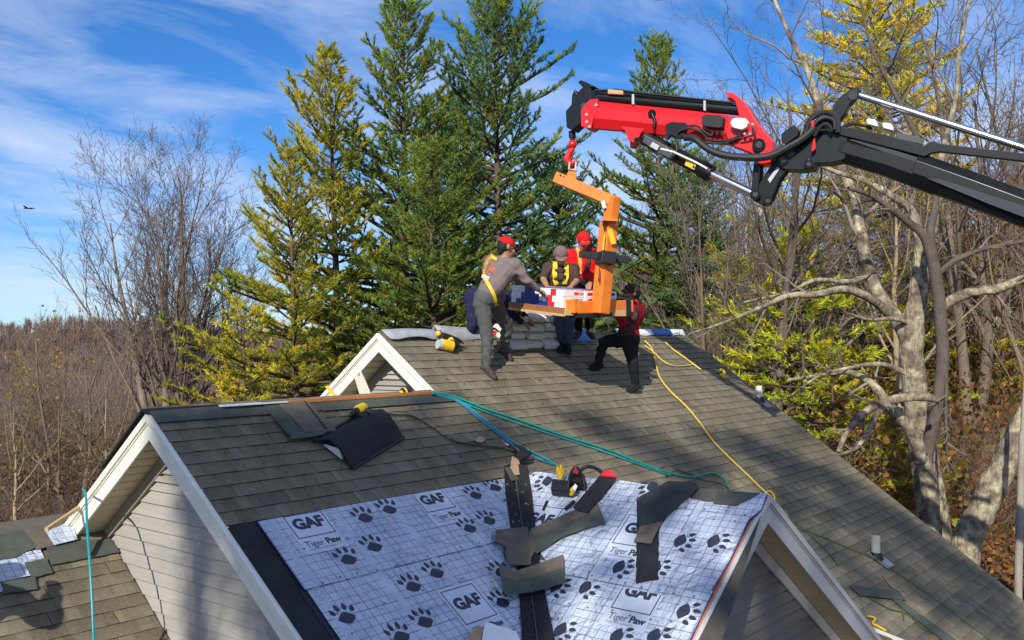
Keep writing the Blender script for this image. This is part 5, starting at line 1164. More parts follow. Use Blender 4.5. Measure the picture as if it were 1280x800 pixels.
# tool belt
t = thing('tool_belt', cross(715, 610, .03), 'black tool belt with red lining and yellow tools on the white sheet', 'tool belt')
q = MB(); o3 = lambda x, y, h: cross(x, y, h)
q.loft([[o3(690, 620, .03), o3(716, 622, .03), o3(716, 602, .03), o3(692, 600, .03)], [o3(688, 612, .13), o3(713, 614, .14), o3(711, 601, .12), o3(690, 598, .12)]]); q.build('pouch', M['black'], t, bevel=.015)
q = MB(); q.loft([[o3(708, 612, .03), o3(730, 614, .03), o3(732, 594, .03), o3(712, 592, .03)], [o3(711, 600, .15), o3(728, 603, .15), o3(726, 590, .13), o3(714, 588, .13)]]); q.build('pouch', M['black'], t, bevel=.015)
q = MB(); q.prism([o3(713, 590, .165), o3(723, 594, .165), o3(722, 586, .165), o3(718, 583, .165)], NG * .01); q.build('lining', M['red_print'], t)
q = MB(); q.prism([o3(751, 596, .08), o3(772, 598, .08), o3(765, 590, .08), o3(757, 589, .08)], NG * .02); q.build('lining', M['red_print'], t)
q = MB(); q.tube(smooth_path([o3(726, 588, .12), o3(735, 583, .12), o3(748, 587, .10), o3(755, 594, .07), o3(765, 594, .06)], 5), .018, 8); q.build('belt_strap', M['black'], t, smooth=True)
q = MB(); q.tube(smooth_path([o3(709, 615, .10), o3(712, 596, .17), o3(720, 584, .16), o3(729, 597, .14), o3(731, 612, .06)], 5), .014, 8); q.build('belt_strap', M['black'], t, smooth=True)
q = MB()
for k, (x, y) in enumerate(((697, 584), (701, 582), (704, 586), (699, 588), (703, 590))): q.tube([o3(700, 600, .12), o3(x, y + 2, .14), o3(x + .5, y - 1, .16)], [.018, .014, .010], 6)
q.build('yellow_tool', M['yellow'], t, smooth=True)
q = MB(); q.tube([o3(714, 618, .08), o3(716, 613, .12), o3(718, 609, .11)], [.02, .03, .02], 8); q.build('tape_measure', M['yellow'], t, smooth=True)
q = MB(); q.prism([o3(716, 611, .15), o3(719, 605, .16), o3(722, 608, .15), o3(719, 614, .14)], NG * .006); q.build('paper_tag', M['white'], t)
q = MB(); q.beam(o3(684, 626, .04), o3(679, 638, .03), .022, .015, NG); tag(q.build('utility_knife', M['black'], None, origin=o3(681, 632, .03)), 'thin black knife lying on the frame print left of the tool belt', 'knife')
q = MB(); q.beam(o3(706, 637, .04), o3(718, 626, .05), .03, .018, NG); tag(q.build('pry_bar', M['black'], None, origin=o3(711, 632, .04)), 'short black pry bar below the tool belt', 'pry bar')
# vent pipes
def vpipe(px, py, h, label, r=.055):
    p = front(px, py, 0.0); t = thing('vent_pipe', p, label, 'vent pipe')
    q = MB(); q.tube([p + (0, 0, .02), p + (0, 0, h)], r, 16); q.tube([p + (0, 0, h - .02), p + (0, 0, h + .002)], r * .8, 12); q.build('pipe', M['pvc'], t, smooth=True)
    q = MB(); q.tube([p - NF * .01, p + (0, 0, .07)], [r * 1.9, r * 1.25], 16); q.build('boot', M['rubber'], t, smooth=True)
    q = MB(); c = p + NF * .019; q.prism([c + rgt * -.13 + dwn * -.10, c + rgt * .13 + dwn * -.10, c + rgt * .16 + dwn * .20, c + rgt * -.08 + dwn * .20], NF * .004); q.build('flashing', M['flash'], t)
vpipe(1095, 697, .27, 'grey vent pipe low on the right part of the roof')
vpipe(949, 501, .24, 'pale vent pipe at the right rake near the ridge')
# bird
bp = at(35, 261, 60); t = MB(); t.loft([[bp + RT * (-.30) + UP * .06 * k for k in (0, .3)] + [bp + RT * -.3 + FW * .05], [bp + RT * -.05 + UP * (.06) * k - FW * .09 for k in (0, 1.5)] + [bp + RT * -.05 + FW * .09], [bp + RT * .3 - UP * .05 + UP * .05 * k for k in (0, .4)] + [bp + RT * .3 - UP * .05 + FW * .05]])
bt = thing('bird', bp, 'small dark bird gliding in the blue sky at the left', 'bird'); t.build('body', M['dark_pants'], bt)
for sg in (-1, 1):
    q = MB(); q.prism([bp - RT * .12, bp + RT * .10, bp + RT * (.02) + FW * sg * .45 + UP * .12, bp + RT * (.18) * 1 + FW * sg * .8 + UP * .10 - RT * .1], UP * .02); q.build('wing', M['dark_pants'], bt)

# crumbs of torn shingle, nails and a few blown leaves on the roof
_rd = random.Random(21); dm = MB(); c_ = [(.06, .05, .04), (.20, .12, .06), (.12, .10, .08), (.30, .20, .11)]
for k in range(260):
    if k < 150: x, y = _rd.uniform(.1, 6.6), _rd.uniform(-2.0, -.1); p = fz(x, y, .016); nv_ = NF
    elif k < 200: x, y = _rd.uniform(-3.2, .0), _rd.uniform(-2.1, -1.05); p = fz(x, y, .016); nv_ = NF
    else:
        u = _rd.uniform(.1, 1.5); p = vpath(u) + np.array([_rd.uniform(-.3, .1), _rd.uniform(-.3, .1), 0]); p[2] = max(p[1] * T, GZ - (GX - p[0]) * T) + .045; nv_ = NF if p[1] * T > GZ - (GX - p[0]) * T else NG
    s_ = _rd.uniform(.008, .026); a = nrm(np.cross(nv_, (_rd.gauss(0, 1), _rd.gauss(0, 1), .3))); b = np.cross(nv_, a)
    dm.add([p + a * s_, p + b * s_ * .6, p - a * s_ * .8, p - b * s_ * .7, p + nv_ * s_ * .5], [(0, 1, 4), (1, 2, 4), (2, 3, 4), (3, 0, 4)], 0, c_[_rd.randrange(4)])
tag(dm.build('roof_crumbs', mat('crumbs', None, .9, .2, 30, attr=True), None, cols=True), kind='stuff')

# ------------------------------------------------------------------ trees
def tubes_np(paths, radii, sides):
    """paths (B,K,3), radii (B,K) -> vertices, quads"""
    B, K, _ = paths.shape
    t = np.empty_like(paths); t[:, 1:-1] = paths[:, 2:] - paths[:, :-2]; t[:, 0] = paths[:, 1] - paths[:, 0]; t[:, -1] = paths[:, -1] - paths[:, -2]
    t /= np.linalg.norm(t, axis=2, keepdims=True) + 1e-9
    ref = np.zeros((B, 1, 3)); av = np.abs((paths[:, -1] - paths[:, 0])); k = np.argmin(av, 1); ref[np.arange(B), 0, k] = 1
    a = np.cross(t, ref); a /= np.linalg.norm(a, axis=2, keepdims=True) + 1e-9; b = np.cross(t, a)
    an = np.arange(sides) * 2 * math.pi / sides
    V = paths[:, :, None, :] + radii[:, :, None, None] * (np.cos(an)[None, None, :, None] * a[:, :, None, :] + np.sin(an)[None, None, :, None] * b[:, :, None, :])
    ix = np.arange(B * K * sides).reshape(B, K, sides); nx = np.roll(ix, -1, axis=2)
    F = np.stack([ix[:, :-1], nx[:, :-1], nx[:, 1:], ix[:, 1:]], -1).reshape(-1, 4)
    return V.reshape(-1, 3), F
def branch(r, p, d, L, rad, n, wob, trop, tip=.25):
    P = [p]; d = nrm(d); st = L / (n - 1)
    for i in range(n - 1):
        d = nrm(d + r.normal(0, wob, 3) + np.array([0, 0, trop])); P.append(P[-1] + d * st)
    return np.array(P), rad * (1 - (1 - tip) * np.linspace(0, 1, n) ** 1.0)
def grow(r, roots, spec):
    """roots: list of (path, radii); spec: per level dict(n children, ratio, angle, wob, trop, from, pts)"""
    levels = [roots]
    for sp_ in spec:
        out_ = []
        for P, R in levels[-1]:
            K = len(P); L0 = np.linalg.norm(np.diff(P, axis=0), axis=1).sum(); az = r.uniform(0, 6.28)
            nn = max(1, int(round(sp_['n'] * r.uniform(.75, 1.25))))
            for c in range(nn):
                f = sp_.get('f0', .3) + (1 - sp_.get('f0', .3)) * (c + r.uniform(0, 1)) / nn; f = min(f, .995)
                x = f * (K - 1); i = min(int(x), K - 2); w = x - i; p = P[i] * (1 - w) + P[i + 1] * w; rad = R[i] * (1 - w) + R[i + 1] * w
                t = nrm(P[i + 1] - P[i]); az += 2.4 + r.normal(0, .5); a = nrm(np.cross(t, (0.31, 0.2, .93) if abs(t[2]) < .9 else (1, 0, 0))); b = np.cross(t, a)
                an = math.radians(sp_['ang'] * r.uniform(.7, 1.3)); d = t * math.cos(an) + (a * math.cos(az) + b * math.sin(az)) * math.sin(an)
                L = L0 * sp_['ratio'] * r.uniform(.6, 1.2) * (1 - sp_.get('taper', .45) * f)
                out_.append(branch(r, p, d, L, max(rad * sp_.get('rr', .6), sp_.get('rmin', .003)), sp_.get('pts', 5), sp_['wob'], sp_['trop']))
        levels.append(out_)
    return levels
def lev_mesh(name, levels, sides, mats, colf, r):
    VV, FF, CC = [], [], []; o = 0
    for lev, sd in zip(levels, sides):
        by = {}
        for P, R in lev: by.setdefault(len(P), []).append((P, R))
        for K, lst in by.items():
            V, F = tubes_np(np.array([q[0] for q in lst]), np.array([q[1] for q in lst]), sd)
            c = np.repeat(np.array([colf(r) for _ in lst]), K * sd, axis=0); VV.append(V); FF.append(F + o); CC.append(c); o += len(V)
    return np.concatenate(VV), np.concatenate(FF), np.concatenate(CC)
def blades_np(P, D, L, Wd, r, tri=False):
    """thin triangles: base point, direction, length, width"""
    n = len(P); D = D / (np.linalg.norm(D, axis=1, keepdims=True) + 1e-9); s = np.cross(D, r.normal(0, 1, (n, 3))); s /= np.linalg.norm(s, axis=1, keepdims=True) + 1e-9
    h = (Wd * .5)[:, None]; m = P + D * (L * .45)[:, None]
    if tri:
        V = np.stack([P + s * h, P - s * h, P + D * L[:, None]], 1).reshape(-1, 3); return V, np.arange(3 * n).reshape(n, 3)
    V = np.stack([P, m + s * h, P + D * L[:, None], m - s * h], 1).reshape(-1, 3); F = np.arange(4 * n).reshape(n, 4)
    return V, F
def qmesh(name, V, F, C, mats, smooth=False): return mesh_np(name, V, F, C, mats, smooth)
def bare_tree_mesh(seed, H, rad, spec, lean=(0, 0, 1), stems=1, spread=.0, twig=(.20, .165, .14), bark=(.62, .52, .42), wob=.05, tips=None, leaf=None, nleaf=0, lsize=.09):
    r = np.random.default_rng(seed); roots = []
    for s in range(stems):
        a = 6.28 * s / max(stems, 1) + r.uniform(-.4, .4); d = np.array(lean, float) + spread * np.array([math.cos(a), math.sin(a), 0]) * r.uniform(.6, 1.2)
        roots.append(branch(r, np.array([math.cos(a), math.sin(a), 0]) * (.12 * (stems > 1)) - np.array([0, 0, .3]), d, H * r.uniform(.85, 1.05), rad * r.uniform(.8, 1.1), 12, wob, .02, .12))
    lv = grow(r, roots, spec); nl = len(lv)
    cf = lambda q: np.array(bark) * q.uniform(.8, 1.15)
    Vt, Ft, Ct = lev_mesh('trunk', lv[:1], [10], None, cf, r)
    Vb, Fb, Cb = lev_mesh('limbs', lv[1:2], [6], None, cf, r)
    tf_ = lambda q: np.array(twig) * q.uniform(.65, 1.35) * (1 + q.normal(0, .05, 3))
    Vc, Fc, Cc_ = lev_mesh('crown', lv[2:], [4, 3, 3, 3][:nl - 2], None, tf_, r)
    lf = None
    if nleaf:
        ends = [P[-1 - r.integers(0, 2)] for P, R in lv[-1]]; ends = np.array(ends); k = r.integers(0, len(ends), nleaf); P = ends[k] + r.normal(0, .04, (nleaf, 3))
        D = r.normal(0, 1, (nleaf, 3)) + np.array([0, 0, -.4]); V, F = blades_np(P, D, r.uniform(.7, 1.3, nleaf) * lsize, r.uniform(.6, 1.1, nleaf) * lsize * .8, r)
        kk = r.integers(0, len(leaf), nleaf); C = np.repeat(np.array(leaf)[kk] * r.uniform(.6, 1.3, (nleaf, 1)), 4, axis=0); lf = (V, F, C)
    return (Vt, Ft, Ct), (Vb, Fb, Cb), (Vc, Fc, Cc_), lf
def tree_parts(root, parts, tm=None, local=True, names=('trunk', 'limbs', 'crown', 'leaves')):
    tm = tm or M['bark']
    mm = [tm, tm, M['twig'], M['leaf']]; obs = []; names = list(names)
    for nm, p, m in zip(names, parts, mm):
        if p is None: continue
        me = qmesh(nm, *p, [m], smooth=(nm in ('trunk', 'limbs'))); o = bpy.data.objects.new(nm, me); COL.objects.link(o); o.parent = root; obs.append(o)
        if nm == 'twigs': tag(o, kind='stuff')
    return obs
def base_at(px, D, dz=0.0):
    p = CAM + (FW + RT * ((px - 640) / FPX)) * D; return np.array([p[0], p[1], float(ground_z(p[0], p[1])) + dz])
def copy_tree(src, loc, rz, sc, label, group, name=None):
    c = src.copy(); COL.objects.link(c); c.location = [float(q) for q in loc]; c.rotation_euler = (0, 0, rz); c.scale = (sc, sc, sc * random.uniform(.9, 1.12)); c['label'] = label
    if group: c['group'] = group
    for ch in list(src.children):
        d = ch.copy(); COL.objects.link(d); d.parent = c
    return c

def conifer(name, label, px, ytop, D, seed, width, green, yellow=(.24, .17, .02), yfrac=0.0, dens=1.0, zlo=.12, blade=(.25, .062), thin=0.0, tipy=False, group=None, droop=0.0, base_half=None, sidebias=0.0, limb_col=(.9, .8, .7)):
    b = base_at(px, D); topz = CAM[2] + (431.5 - ytop) / FPX * D; H = topz - b[2]; r = np.random.default_rng(seed)
    root = thing(name, b, label, 'tree', group)
    P, R = branch(r, np.zeros(3) - (0, 0, .3), (0, 0, 1), H + .3, H * .0125 + .03, 16, .012, .06, .08)
    P[:, :2] *= .6; P[-1, 2] = H
    limbs = []; az = 0
    n = int(H * 7.5 * dens ** .5)
    for k in range(n):
        f = zlo + (1 - zlo) * ((k + r.uniform(0, 1)) / n); f = min(f, .99); az += 2.4 + r.normal(0, .6)
        prof_ = (min(1, (1 - f) * 1.55 + .05) ** .72) * (.8 + .2 * math.sin(f * 11 + seed)) * r.uniform(.55, 1.2)
        L = width * prof_; i = f * 15; j = min(int(i), 14); p = P[j] + (P[j + 1] - P[j]) * (i - j)
        bias = 1 + sidebias * math.cos(az - math.atan2(-RT[1], -RT[0])); L *= max(bias, .3)
        el = (-.12 + .95 * f ** 2 - droop) + r.normal(0, .12)
        limbs.append(branch(r, p, (math.cos(az) * math.cos(el), math.sin(az) * math.cos(el), math.sin(el)), max(L, .25), .012 + .018 * L, 7, .07, .05 + .03 * f, .15))
    subs = []; tips = []
    for P2, R2 in limbs:
        L = np.linalg.norm(P2[-1] - P2[0]); m = max(3, int(L * 4.6)); side = 1
        for c in range(m):
            f = .22 + .78 * (c + r.uniform(0, 1)) / m; x = min(f, .99) * 6; i = int(x); p = P2[i] + (P2[i + 1] - P2[i]) * (x - i); t = nrm(P2[i + 1] - P2[i]); s = nrm(np.cross(t, (0, 0, 1))); side = -side
            an = r.uniform(.5, 1.0); d = t * math.cos(an) + s * side * math.sin(an) + np.array([0, 0, r.uniform(-.05, .35)])
            subs.append(branch(r, p, d, r.uniform(.3, .75) * (1.15 - .5 * f) * min(1, .4 + L * .35) + .12, .007, 4, .10, .06, .3))
        subs.append((P2[3:], R2[3:] * .6))
    cf = lambda q: np.array(limb_col) * q.uniform(.45, .8)
    Vt, Ft, Ct = lev_mesh('trunk', [[(P, R)]], [9], None, lambda q: np.array(limb_col), r); Vl, Fl, Cl = lev_mesh('limbs', [limbs], [4], None, cf, r)
    Vs, Fs, Cs = lev_mesh('sub', [subs], [3], None, lambda q: np.array((.10, .08, .06)) * q.uniform(.7, 1.3), r)
    BP, BD, BC, BL, BW = [], [], [], [], []
    gcol = np.array(green); ycol = np.array(yellow)
    for P2, R2 in subs:
        if r.uniform() < thin: continue
        hgt = P2[0, 2] / H; inner = 1 - min(1, np.linalg.norm(P2[0, :2]) / (width * .8))
        yy = r.uniform() < yfrac * (1.0 + .6 * inner)
        base = (ycol if yy else gcol) * r.uniform(.72, 1.3) * np.array([r.uniform(.85, 1.2), 1, r.uniform(.8, 1.15)])
        q = int(30 * dens * r.uniform(.7, 1.3)); K = len(P2); x = r.uniform(.15, 1, q) ** .8 * (K - 1); i = np.minimum(x.astype(int), K - 2); p = P2[i] + (P2[i + 1] - P2[i]) * (x - i)[:, None]
        t = nrm(P2[-1] - P2[0]); d = t + r.normal(0, .62, (q, 3)) + np.array([0, 0, .22 - droop])
        BP.append(p); BD.append(d); BC.append(np.tile(base, (q, 1)) * r.uniform(.8, 1.2, (q, 1))); BL.append(r.uniform(.6, 1.25, q) * blade[0]); BW.append(r.uniform(.7, 1.2, q) * blade[1])
    V, F = blades_np(np.concatenate(BP), np.concatenate(BD), np.concatenate(BL), np.concatenate(BW), r, True); C = np.repeat(np.concatenate(BC), 3, axis=0)
    tree_parts(root, [(Vt, Ft, Ct), (Vl, Fl, Cl), (Vs, Fs, Cs), (V, F, C)], names=('trunk', 'limbs', 'twigs', 'crown'))
    return root
GRN = (.22, .325, .075); GRN2 = (.175, .30, .105); YEL = (.56, .50, .05); YG = (.33, .37, .055)
DK = (.42, .35, .29)
def conifer_copy(src, srcH, label, px, ytop, D, wscale, name=None):
    b = base_at(px, D); H = CAM[2] + (431.5 - ytop) / FPX * D - b[2]; k = H / srcH
    c = copy_tree(src, b, random.uniform(0, 6.28), 1, label, None); c.scale = (k * wscale, k * wscale, k); return c
def hgt(px, ytop, D): return CAM[2] + (431.5 - ytop) / FPX * D - base_at(px, D)[2]
KW = dict(blade=(.21, .048), limb_col=DK)
pa = conifer('pine_tree', 'tall green pine left of the tallest one, its top rising clear of the yellow tree', 497, 8, 40, 3, 7.4, GRN, YG, .22, 1.5, .08, **KW); ha = hgt(497, 8, 40)
pb = conifer('pine_tree', 'tallest green pine, behind the man in grey, its tip touching the top of the picture', 626, -5, 41, 5, 7.8, GRN2, YG, .14, 1.5, .08, **KW); hb = hgt(626, -5, 41)
pc = conifer('pine_tree', 'yellowing pine with thin brown top at the left of the pine group', 425, 62, 38, 11, 5.6, YG, YEL, .42, 1.4, .05, thin=.15, sidebias=.15, **KW); hc = hgt(425, 62, 38)
conifer_copy(pa, ha, 'slim green pine standing behind the red crane jib and the orange fork', 834, 58, 44, .92)
conifer_copy(pc, hc, 'short mixed green and yellow pine low at the left edge of the pine group', 372, 190, 33, 1.0)
conifer_copy(pa, ha, 'low green pine in front of the two tall pines, right behind the upper gable', 545, 185, 35, 1.1)
conifer_copy(pb, hb, 'small dull green pine between the tallest pine and the fork column', 705, 200, 46, 1.2)
conifer_copy(pb, hb, 'low green pine under the slim pine, right of the fork', 875, 205, 41, 1.2)
conifer_copy(pb, hb, 'mid height pine half hidden between the two tall pines', 570, 120, 48, 1.1)
conifer('larch_tree', 'bright golden yellow larch at the top right behind the crane tower', 1112, -170, 42, 21, 5.2, (.76, .72, .08), (.80, .66, .07), .4, 1.15, .34, droop=.1, blade=(.24, .06), limb_col=DK)
sa = conifer('spruce_sapling', 'tall sparse yellow green spruce behind the pale lichen trunks', 1075, 200, 30, 37, 4.4, (.58, .56, .045), YEL, .25, .85, .05, blade=(.22, .06), droop=.22, thin=.2, limb_col=DK); hs_a = hgt(1075, 200, 30)
sb = conifer('spruce_sapling', 'bushy yellow green spruce sapling left of the pale lichen trunks', 985, 300, 24, 33, 3.3, (.56, .58, .045), YEL, .2, .9, .05, blade=(.2, .055), droop=.22, thin=.2, limb_col=DK); hs_b = hgt(985, 300, 24)
for src, sh_, px, yt, D, wsc, lb in ((sb, hs_b, 925, 335, 27, 1.0, 'low yellow green spruce sapling beyond the right end of the ridge'), (sb, hs_b, 1045, 440, 21, 1.2, 'small yellow green sapling close behind the sloping roof edge'), (sa, hs_a, 1215, 310, 30, .9, 'sparse yellow green spruce at the far right behind the leaning trunk'),
                          (sb, hs_b, 1150, 560, 20.5, 1.3, 'low yellow green sapling at the foot of the big trunk'), (sa, hs_a, 965, 240, 33, .9, 'yellow green spruce behind the crane links'), (sb, hs_b, 1010, 380, 22.5, 1.2, 'yellow green sapling in front of the bushy one, near the roof vent pipe'), (sa, hs_a, 1165, 230, 31, .9, 'yellow green spruce between the forked lichen tree and the black boom')):
    conifer_copy(src, sh_, lb, px, yt, D, wsc)
conifer('spruce_sapling', 'yellow sapling above the left ridge, beside the pine group', 303, 385, 31, 41, 3.2, YEL, YEL, .25, .8, .05, blade=(.2, .055), droop=.22, thin=.2, limb_col=DK)

BS = [dict(n=13, ratio=.62, ang=34, wob=.10, trop=.07, f0=.22, pts=8, rr=.55, taper=.5), dict(n=8, ratio=.5, ang=36, wob=.12, trop=.05, f0=.2, pts=6, rr=.55), dict(n=6, ratio=.5, ang=38, wob=.14, trop=.04, f0=.15, pts=5, rr=.6, rmin=.008), dict(n=3.4, ratio=.55, ang=36, wob=.14, trop=.02, f0=.2, pts=4, rr=.7, rmin=.006)]
# big bare tree at the left
p_ = base_at(212, 44); t = thing('bare_tree', p_, 'large bare grey tree with several stems left of the yellow pines', 'tree')
H_ = CAM[2] + (431.5 - 195) / FPX * 44 - p_[2]
tree_parts(t, bare_tree_mesh(51, H_ * .90, .27, [dict(n=15, ratio=.56, ang=38, wob=.08, trop=.10, f0=.20, pts=8, rr=.5, taper=.40), dict(n=9, ratio=.55, ang=34, wob=.10, trop=.08, f0=.15, pts=6, rr=.55), dict(n=7, ratio=.55, ang=34, wob=.12, trop=.06, f0=.1, pts=4, rr=.6, rmin=.010), dict(n=3.6, ratio=.6, ang=32, wob=.12, trop=.04, f0=.15, pts=3, rr=.75, rmin=.009)], stems=5, spread=.19, twig=(.175, .14, .13), bark=(.7, .62, .56), wob=.03))
p_ = base_at(292, 50); t = thing('bare_tree', p_, 'slender bare tree between the big bare tree and the yellow pine', 'tree')
tree_parts(t, bare_tree_mesh(52, 13.0, .16, BS, stems=2, spread=.12, twig=(.21, .17, .165), wob=.03))
# sapling with a few yellow leaves at the left
p_ = base_at(95, 36); t = thing('bare_tree', p_, 'crooked sapling with sparse pale yellow leaves at the left edge of the wood', 'tree')
tree_parts(t, bare_tree_mesh(53, 8.2, .12, BS[:3], stems=2, spread=.18, twig=(.22, .18, .12), wob=.07, leaf=[(.38, .28, .06), (.30, .20, .05)], nleaf=160, lsize=.14))
p_ = base_at(22, 38); t = thing('bare_tree', p_, 'thin leaning tree with a tuft of bright yellow leaves at the left picture edge', 'tree')
tree_parts(t, bare_tree_mesh(54, 6.6, .10, BS[:3], stems=1, lean=(.1, .0, 1), twig=(.22, .18, .12), wob=.06, leaf=[(.52, .36, .02), (.45, .30, .03)], nleaf=450, lsize=.15))
# lichen trees at the right: hand-laid trunks and main limbs, twigs grown from them
def laid_tree(label, px, D, trunk, limbs, seed, spec, twig=(.20, .165, .135), name='lichen_tree', mt=None):
    """trunk / limbs: lists of (px, py, depth, radius) along the stem"""
    b = np.array(at(trunk[0][0], trunk[0][1], trunk[0][2])); gz = float(ground_z(b[0], b[1])); root = thing(name, (b[0], b[1], gz), label, 'tree'); r = np.random.default_rng(seed); o = np.array([b[0], b[1], gz])
    def mk(L_, first=False, n=5):
        P = [np.array(at(q[0], q[1], q[2])) for q in L_]; R = [q[3] for q in L_]
        if first: P = [np.array([b[0], b[1], gz - .3])] + P; R = [R[0] * 1.25] + R
        P = np.array(smooth_path(P, n)); R = np.interp(np.linspace(0, 1, len(P)), np.linspace(0, 1, len(R)), R); P[1:-1] += r.normal(0, .012, (len(P) - 2, 3)) * R[1:-1, None] * 3; return P - o, R
    tr = [mk(trunk, True)]; lm = [mk(l) for l in limbs]
    Vt, Ft, Ct = lev_mesh('t', [tr], [14], None, lambda q: (1, 1, 1), r); Vl, Fl, Cl = lev_mesh('l', [lm], [9], None, lambda q: (1, 1, 1), r)
    lv = grow(r, [(P[len(P) // 3:], R[len(P) // 3:]) for P, R in lm], spec)
    cf = lambda q: np.array(twig) * q.uniform(.6, 1.4); Vc, Fc, Cc_ = lev_mesh('c', lv[1:], [5, 4, 3, 3][:len(lv) - 1], None, cf, r)
    for nm, p, m in (('trunk', (Vt, Ft, Ct), mt or M['lichen']), ('limbs', (Vl, Fl, Cl), mt or M['lichen']), ('crown', (Vc, Fc, Cc_), M['twig'])):
        me = qmesh(nm, *p, [m], smooth=nm != 'crown'); ob = bpy.data.objects.new(nm, me); COL.objects.link(ob); ob.parent = root
SPR = [dict(n=7, ratio=.42, ang=45, wob=.13, trop=.03, f0=.1, pts=7, rr=.45, rmin=.012), dict(n=5, ratio=.5, ang=42, wob=.16, trop=.03, f0=.15, pts=5, rr=.55, rmin=.008), dict(n=4, ratio=.5, ang=40, wob=.16, trop=.02, f0=.15, pts=4, rr=.6, rmin=.006)]
d = 17.5
laid_tree('pale lichen covered tree with forked trunk in front of the right hand woods', 1145, d,
    [(1172, 690, d, .30), (1163, 620, d, .27), (1150, 540, d, .235), (1142, 470, d, .215), (1140, 425, d, .21), (1147, 375, d, .17), (1152, 330, d, .15)],
    [[(1140, 430, d, .17), (1118, 395, d + .2, .14), (1103, 375, d + .3, .13), (1090, 350, d + .4, .12), (1082, 320, d + .5, .115), (1076, 290, d + .6, .11), (1068, 250, d + .8, .10), (1050, 205, d + 1, .09), (1030, 150, d + 1.2, .075), (1010, 90, d + 1.5, .06), (985, 40, d + 1.7, .045), (960, -20, d + 2, .03)],
     [(1113, 395, d + .2, .10), (1095, 378, d, .085), (1060, 362, d - .3, .075), (1020, 368, d - .6, .065), (985, 370, d - .8, .055), (950, 385, d - 1, .04), (900, 405, d - 1.2, .022), (860, 418, d - 1.3, .012)],
     [(1165, 400, d, .13), (1182, 380, d - .2, .11), (1215, 365, d - .4, .095), (1250, 360, d - .5, .085), (1300, 340, d - .6, .07), (1370, 320, d - .7, .05)],
     [(1150, 335, d, .12), (1148, 300, d - .1, .10), (1140, 265, d - .2, .085), (1115, 245, d - .3, .07), (1080, 225, d - .2, .055), (1045, 215, d, .04), (990, 190, d + .2, .025)],
     [(1085, 345, d + .4, .06), (1060, 352, d + .3, .05), (1020, 350, d + .2, .04), (985, 365, d + .1, .03), (930, 378, d, .018)],
     [(1150, 330, d, .10), (1165, 290, d, .085), (1172, 240, d + .3, .07), (1178, 190, d + .6, .06), (1195, 120, d + .8, .05), (1200, 60, d + 1, .04), (1215, -20, d + 1.2, .03)],
     [(1140, 405, d, .05), (1115, 398, d - .3, .04), (1090, 400, d - .6, .03), (1060, 392, d - .8, .02)]], 61, SPR)
d = 16.5
laid_tree('dark thin stemmed tree crossing before the forked lichen trunk', 1175, d,
    [(1165, 640, d, .13), (1158, 600, d, .12), (1160, 560, d, .115), (1172, 510, d, .11), (1178, 450, d, .11), (1176, 400, d, .11), (1172, 360, d, .105), (1165, 320, d, .10)],
    [[(1165, 325, d, .09), (1155, 295, d, .08), (1138, 280, d, .07), (1115, 262, d - .1, .06), (1090, 245, d - .2, .045), (1060, 235, d - .4, .03)], [(1168, 330, d, .08), (1163, 290, d, .07), (1170, 240, d + .2, .06), (1150, 180, d + .4, .05), (1120, 120, d + .6, .04), (1090, 60, d + .8, .03), (1075, 0, d + 1, .02)],
     [(1178, 440, d, .05), (1183, 480, d - .1, .035), (1182, 520, d - .2, .025), (1185, 590, d - .25, .012)], [(1170, 345, d, .06), (1195, 325, d - .1, .05), (1235, 310, d - .2, .04), (1290, 300, d - .3, .03)]], 62, SPR[:2], mt=M['bark_dark'])
laid_tree('lichen covered limbs low at the right, reaching left over the roof edge', 1120, 15.5,
    [(1165, 660, 16.2, .15), (1160, 600, 16.2, .14), (1150, 570, 16.1, .13)],
    [[(1172, 500, 15.6, .05), (1150, 495, 15.5, .085), (1125, 498, 15.4, .08), (1100, 505, 15.3, .07), (1075, 520, 15.2, .06), (1058, 540, 15.1, .05), (1048, 565, 15.0, .035)], [(1110, 503, 15.3, .06), (1095, 520, 15.2, .05), (1085, 540, 15.1, .045), (1070, 560, 15, .035), (1050, 568, 14.9, .02)], [(1150, 575, 16, .12), (1140, 540, 15.9, .11), (1110, 505, 15.9, .09), (1090, 480, 16, .07), (1060, 465, 16.1, .05), (1020, 470, 16.2, .035), (985, 475, 16.3, .02)], [(1130, 465, 15.8, .05), (1100, 455, 15.7, .04), (1060, 460, 15.6, .03), (1020, 472, 15.5, .02), (985, 500, 15.4, .012)]], 63, SPR[:2])
laid_tree('thick pale trunk leaning right at the lower right corner of the woods', 1210, 15.8,
    [(1206, 690, 15.8, .24), (1222, 650, 15.8, .23), (1240, 610, 15.8, .225), (1255, 580, 15.8, .21), (1275, 540, 15.7, .20), (1310, 470, 15.6, .17)], [[(1275, 545, 15.7, .10), (1290, 500, 15.5, .09), (1330, 420, 15.4, .06)]], 64, SPR[:2])
laid_tree('thin straight tan trunk at the right picture edge below the leaning trunk', 1276, 14.5, [(1273, 745, 14.5, .06), (1274, 680, 14.5, .058), (1276, 610, 14.5, .055), (1278, 540, 14.5, .05)], [[(1278, 545, 14.5, .04), (1284, 440, 14.5, .03), (1290, 330, 14.5, .02)]], 65, SPR[:1], mt=M['bark'], name='bare_tree')
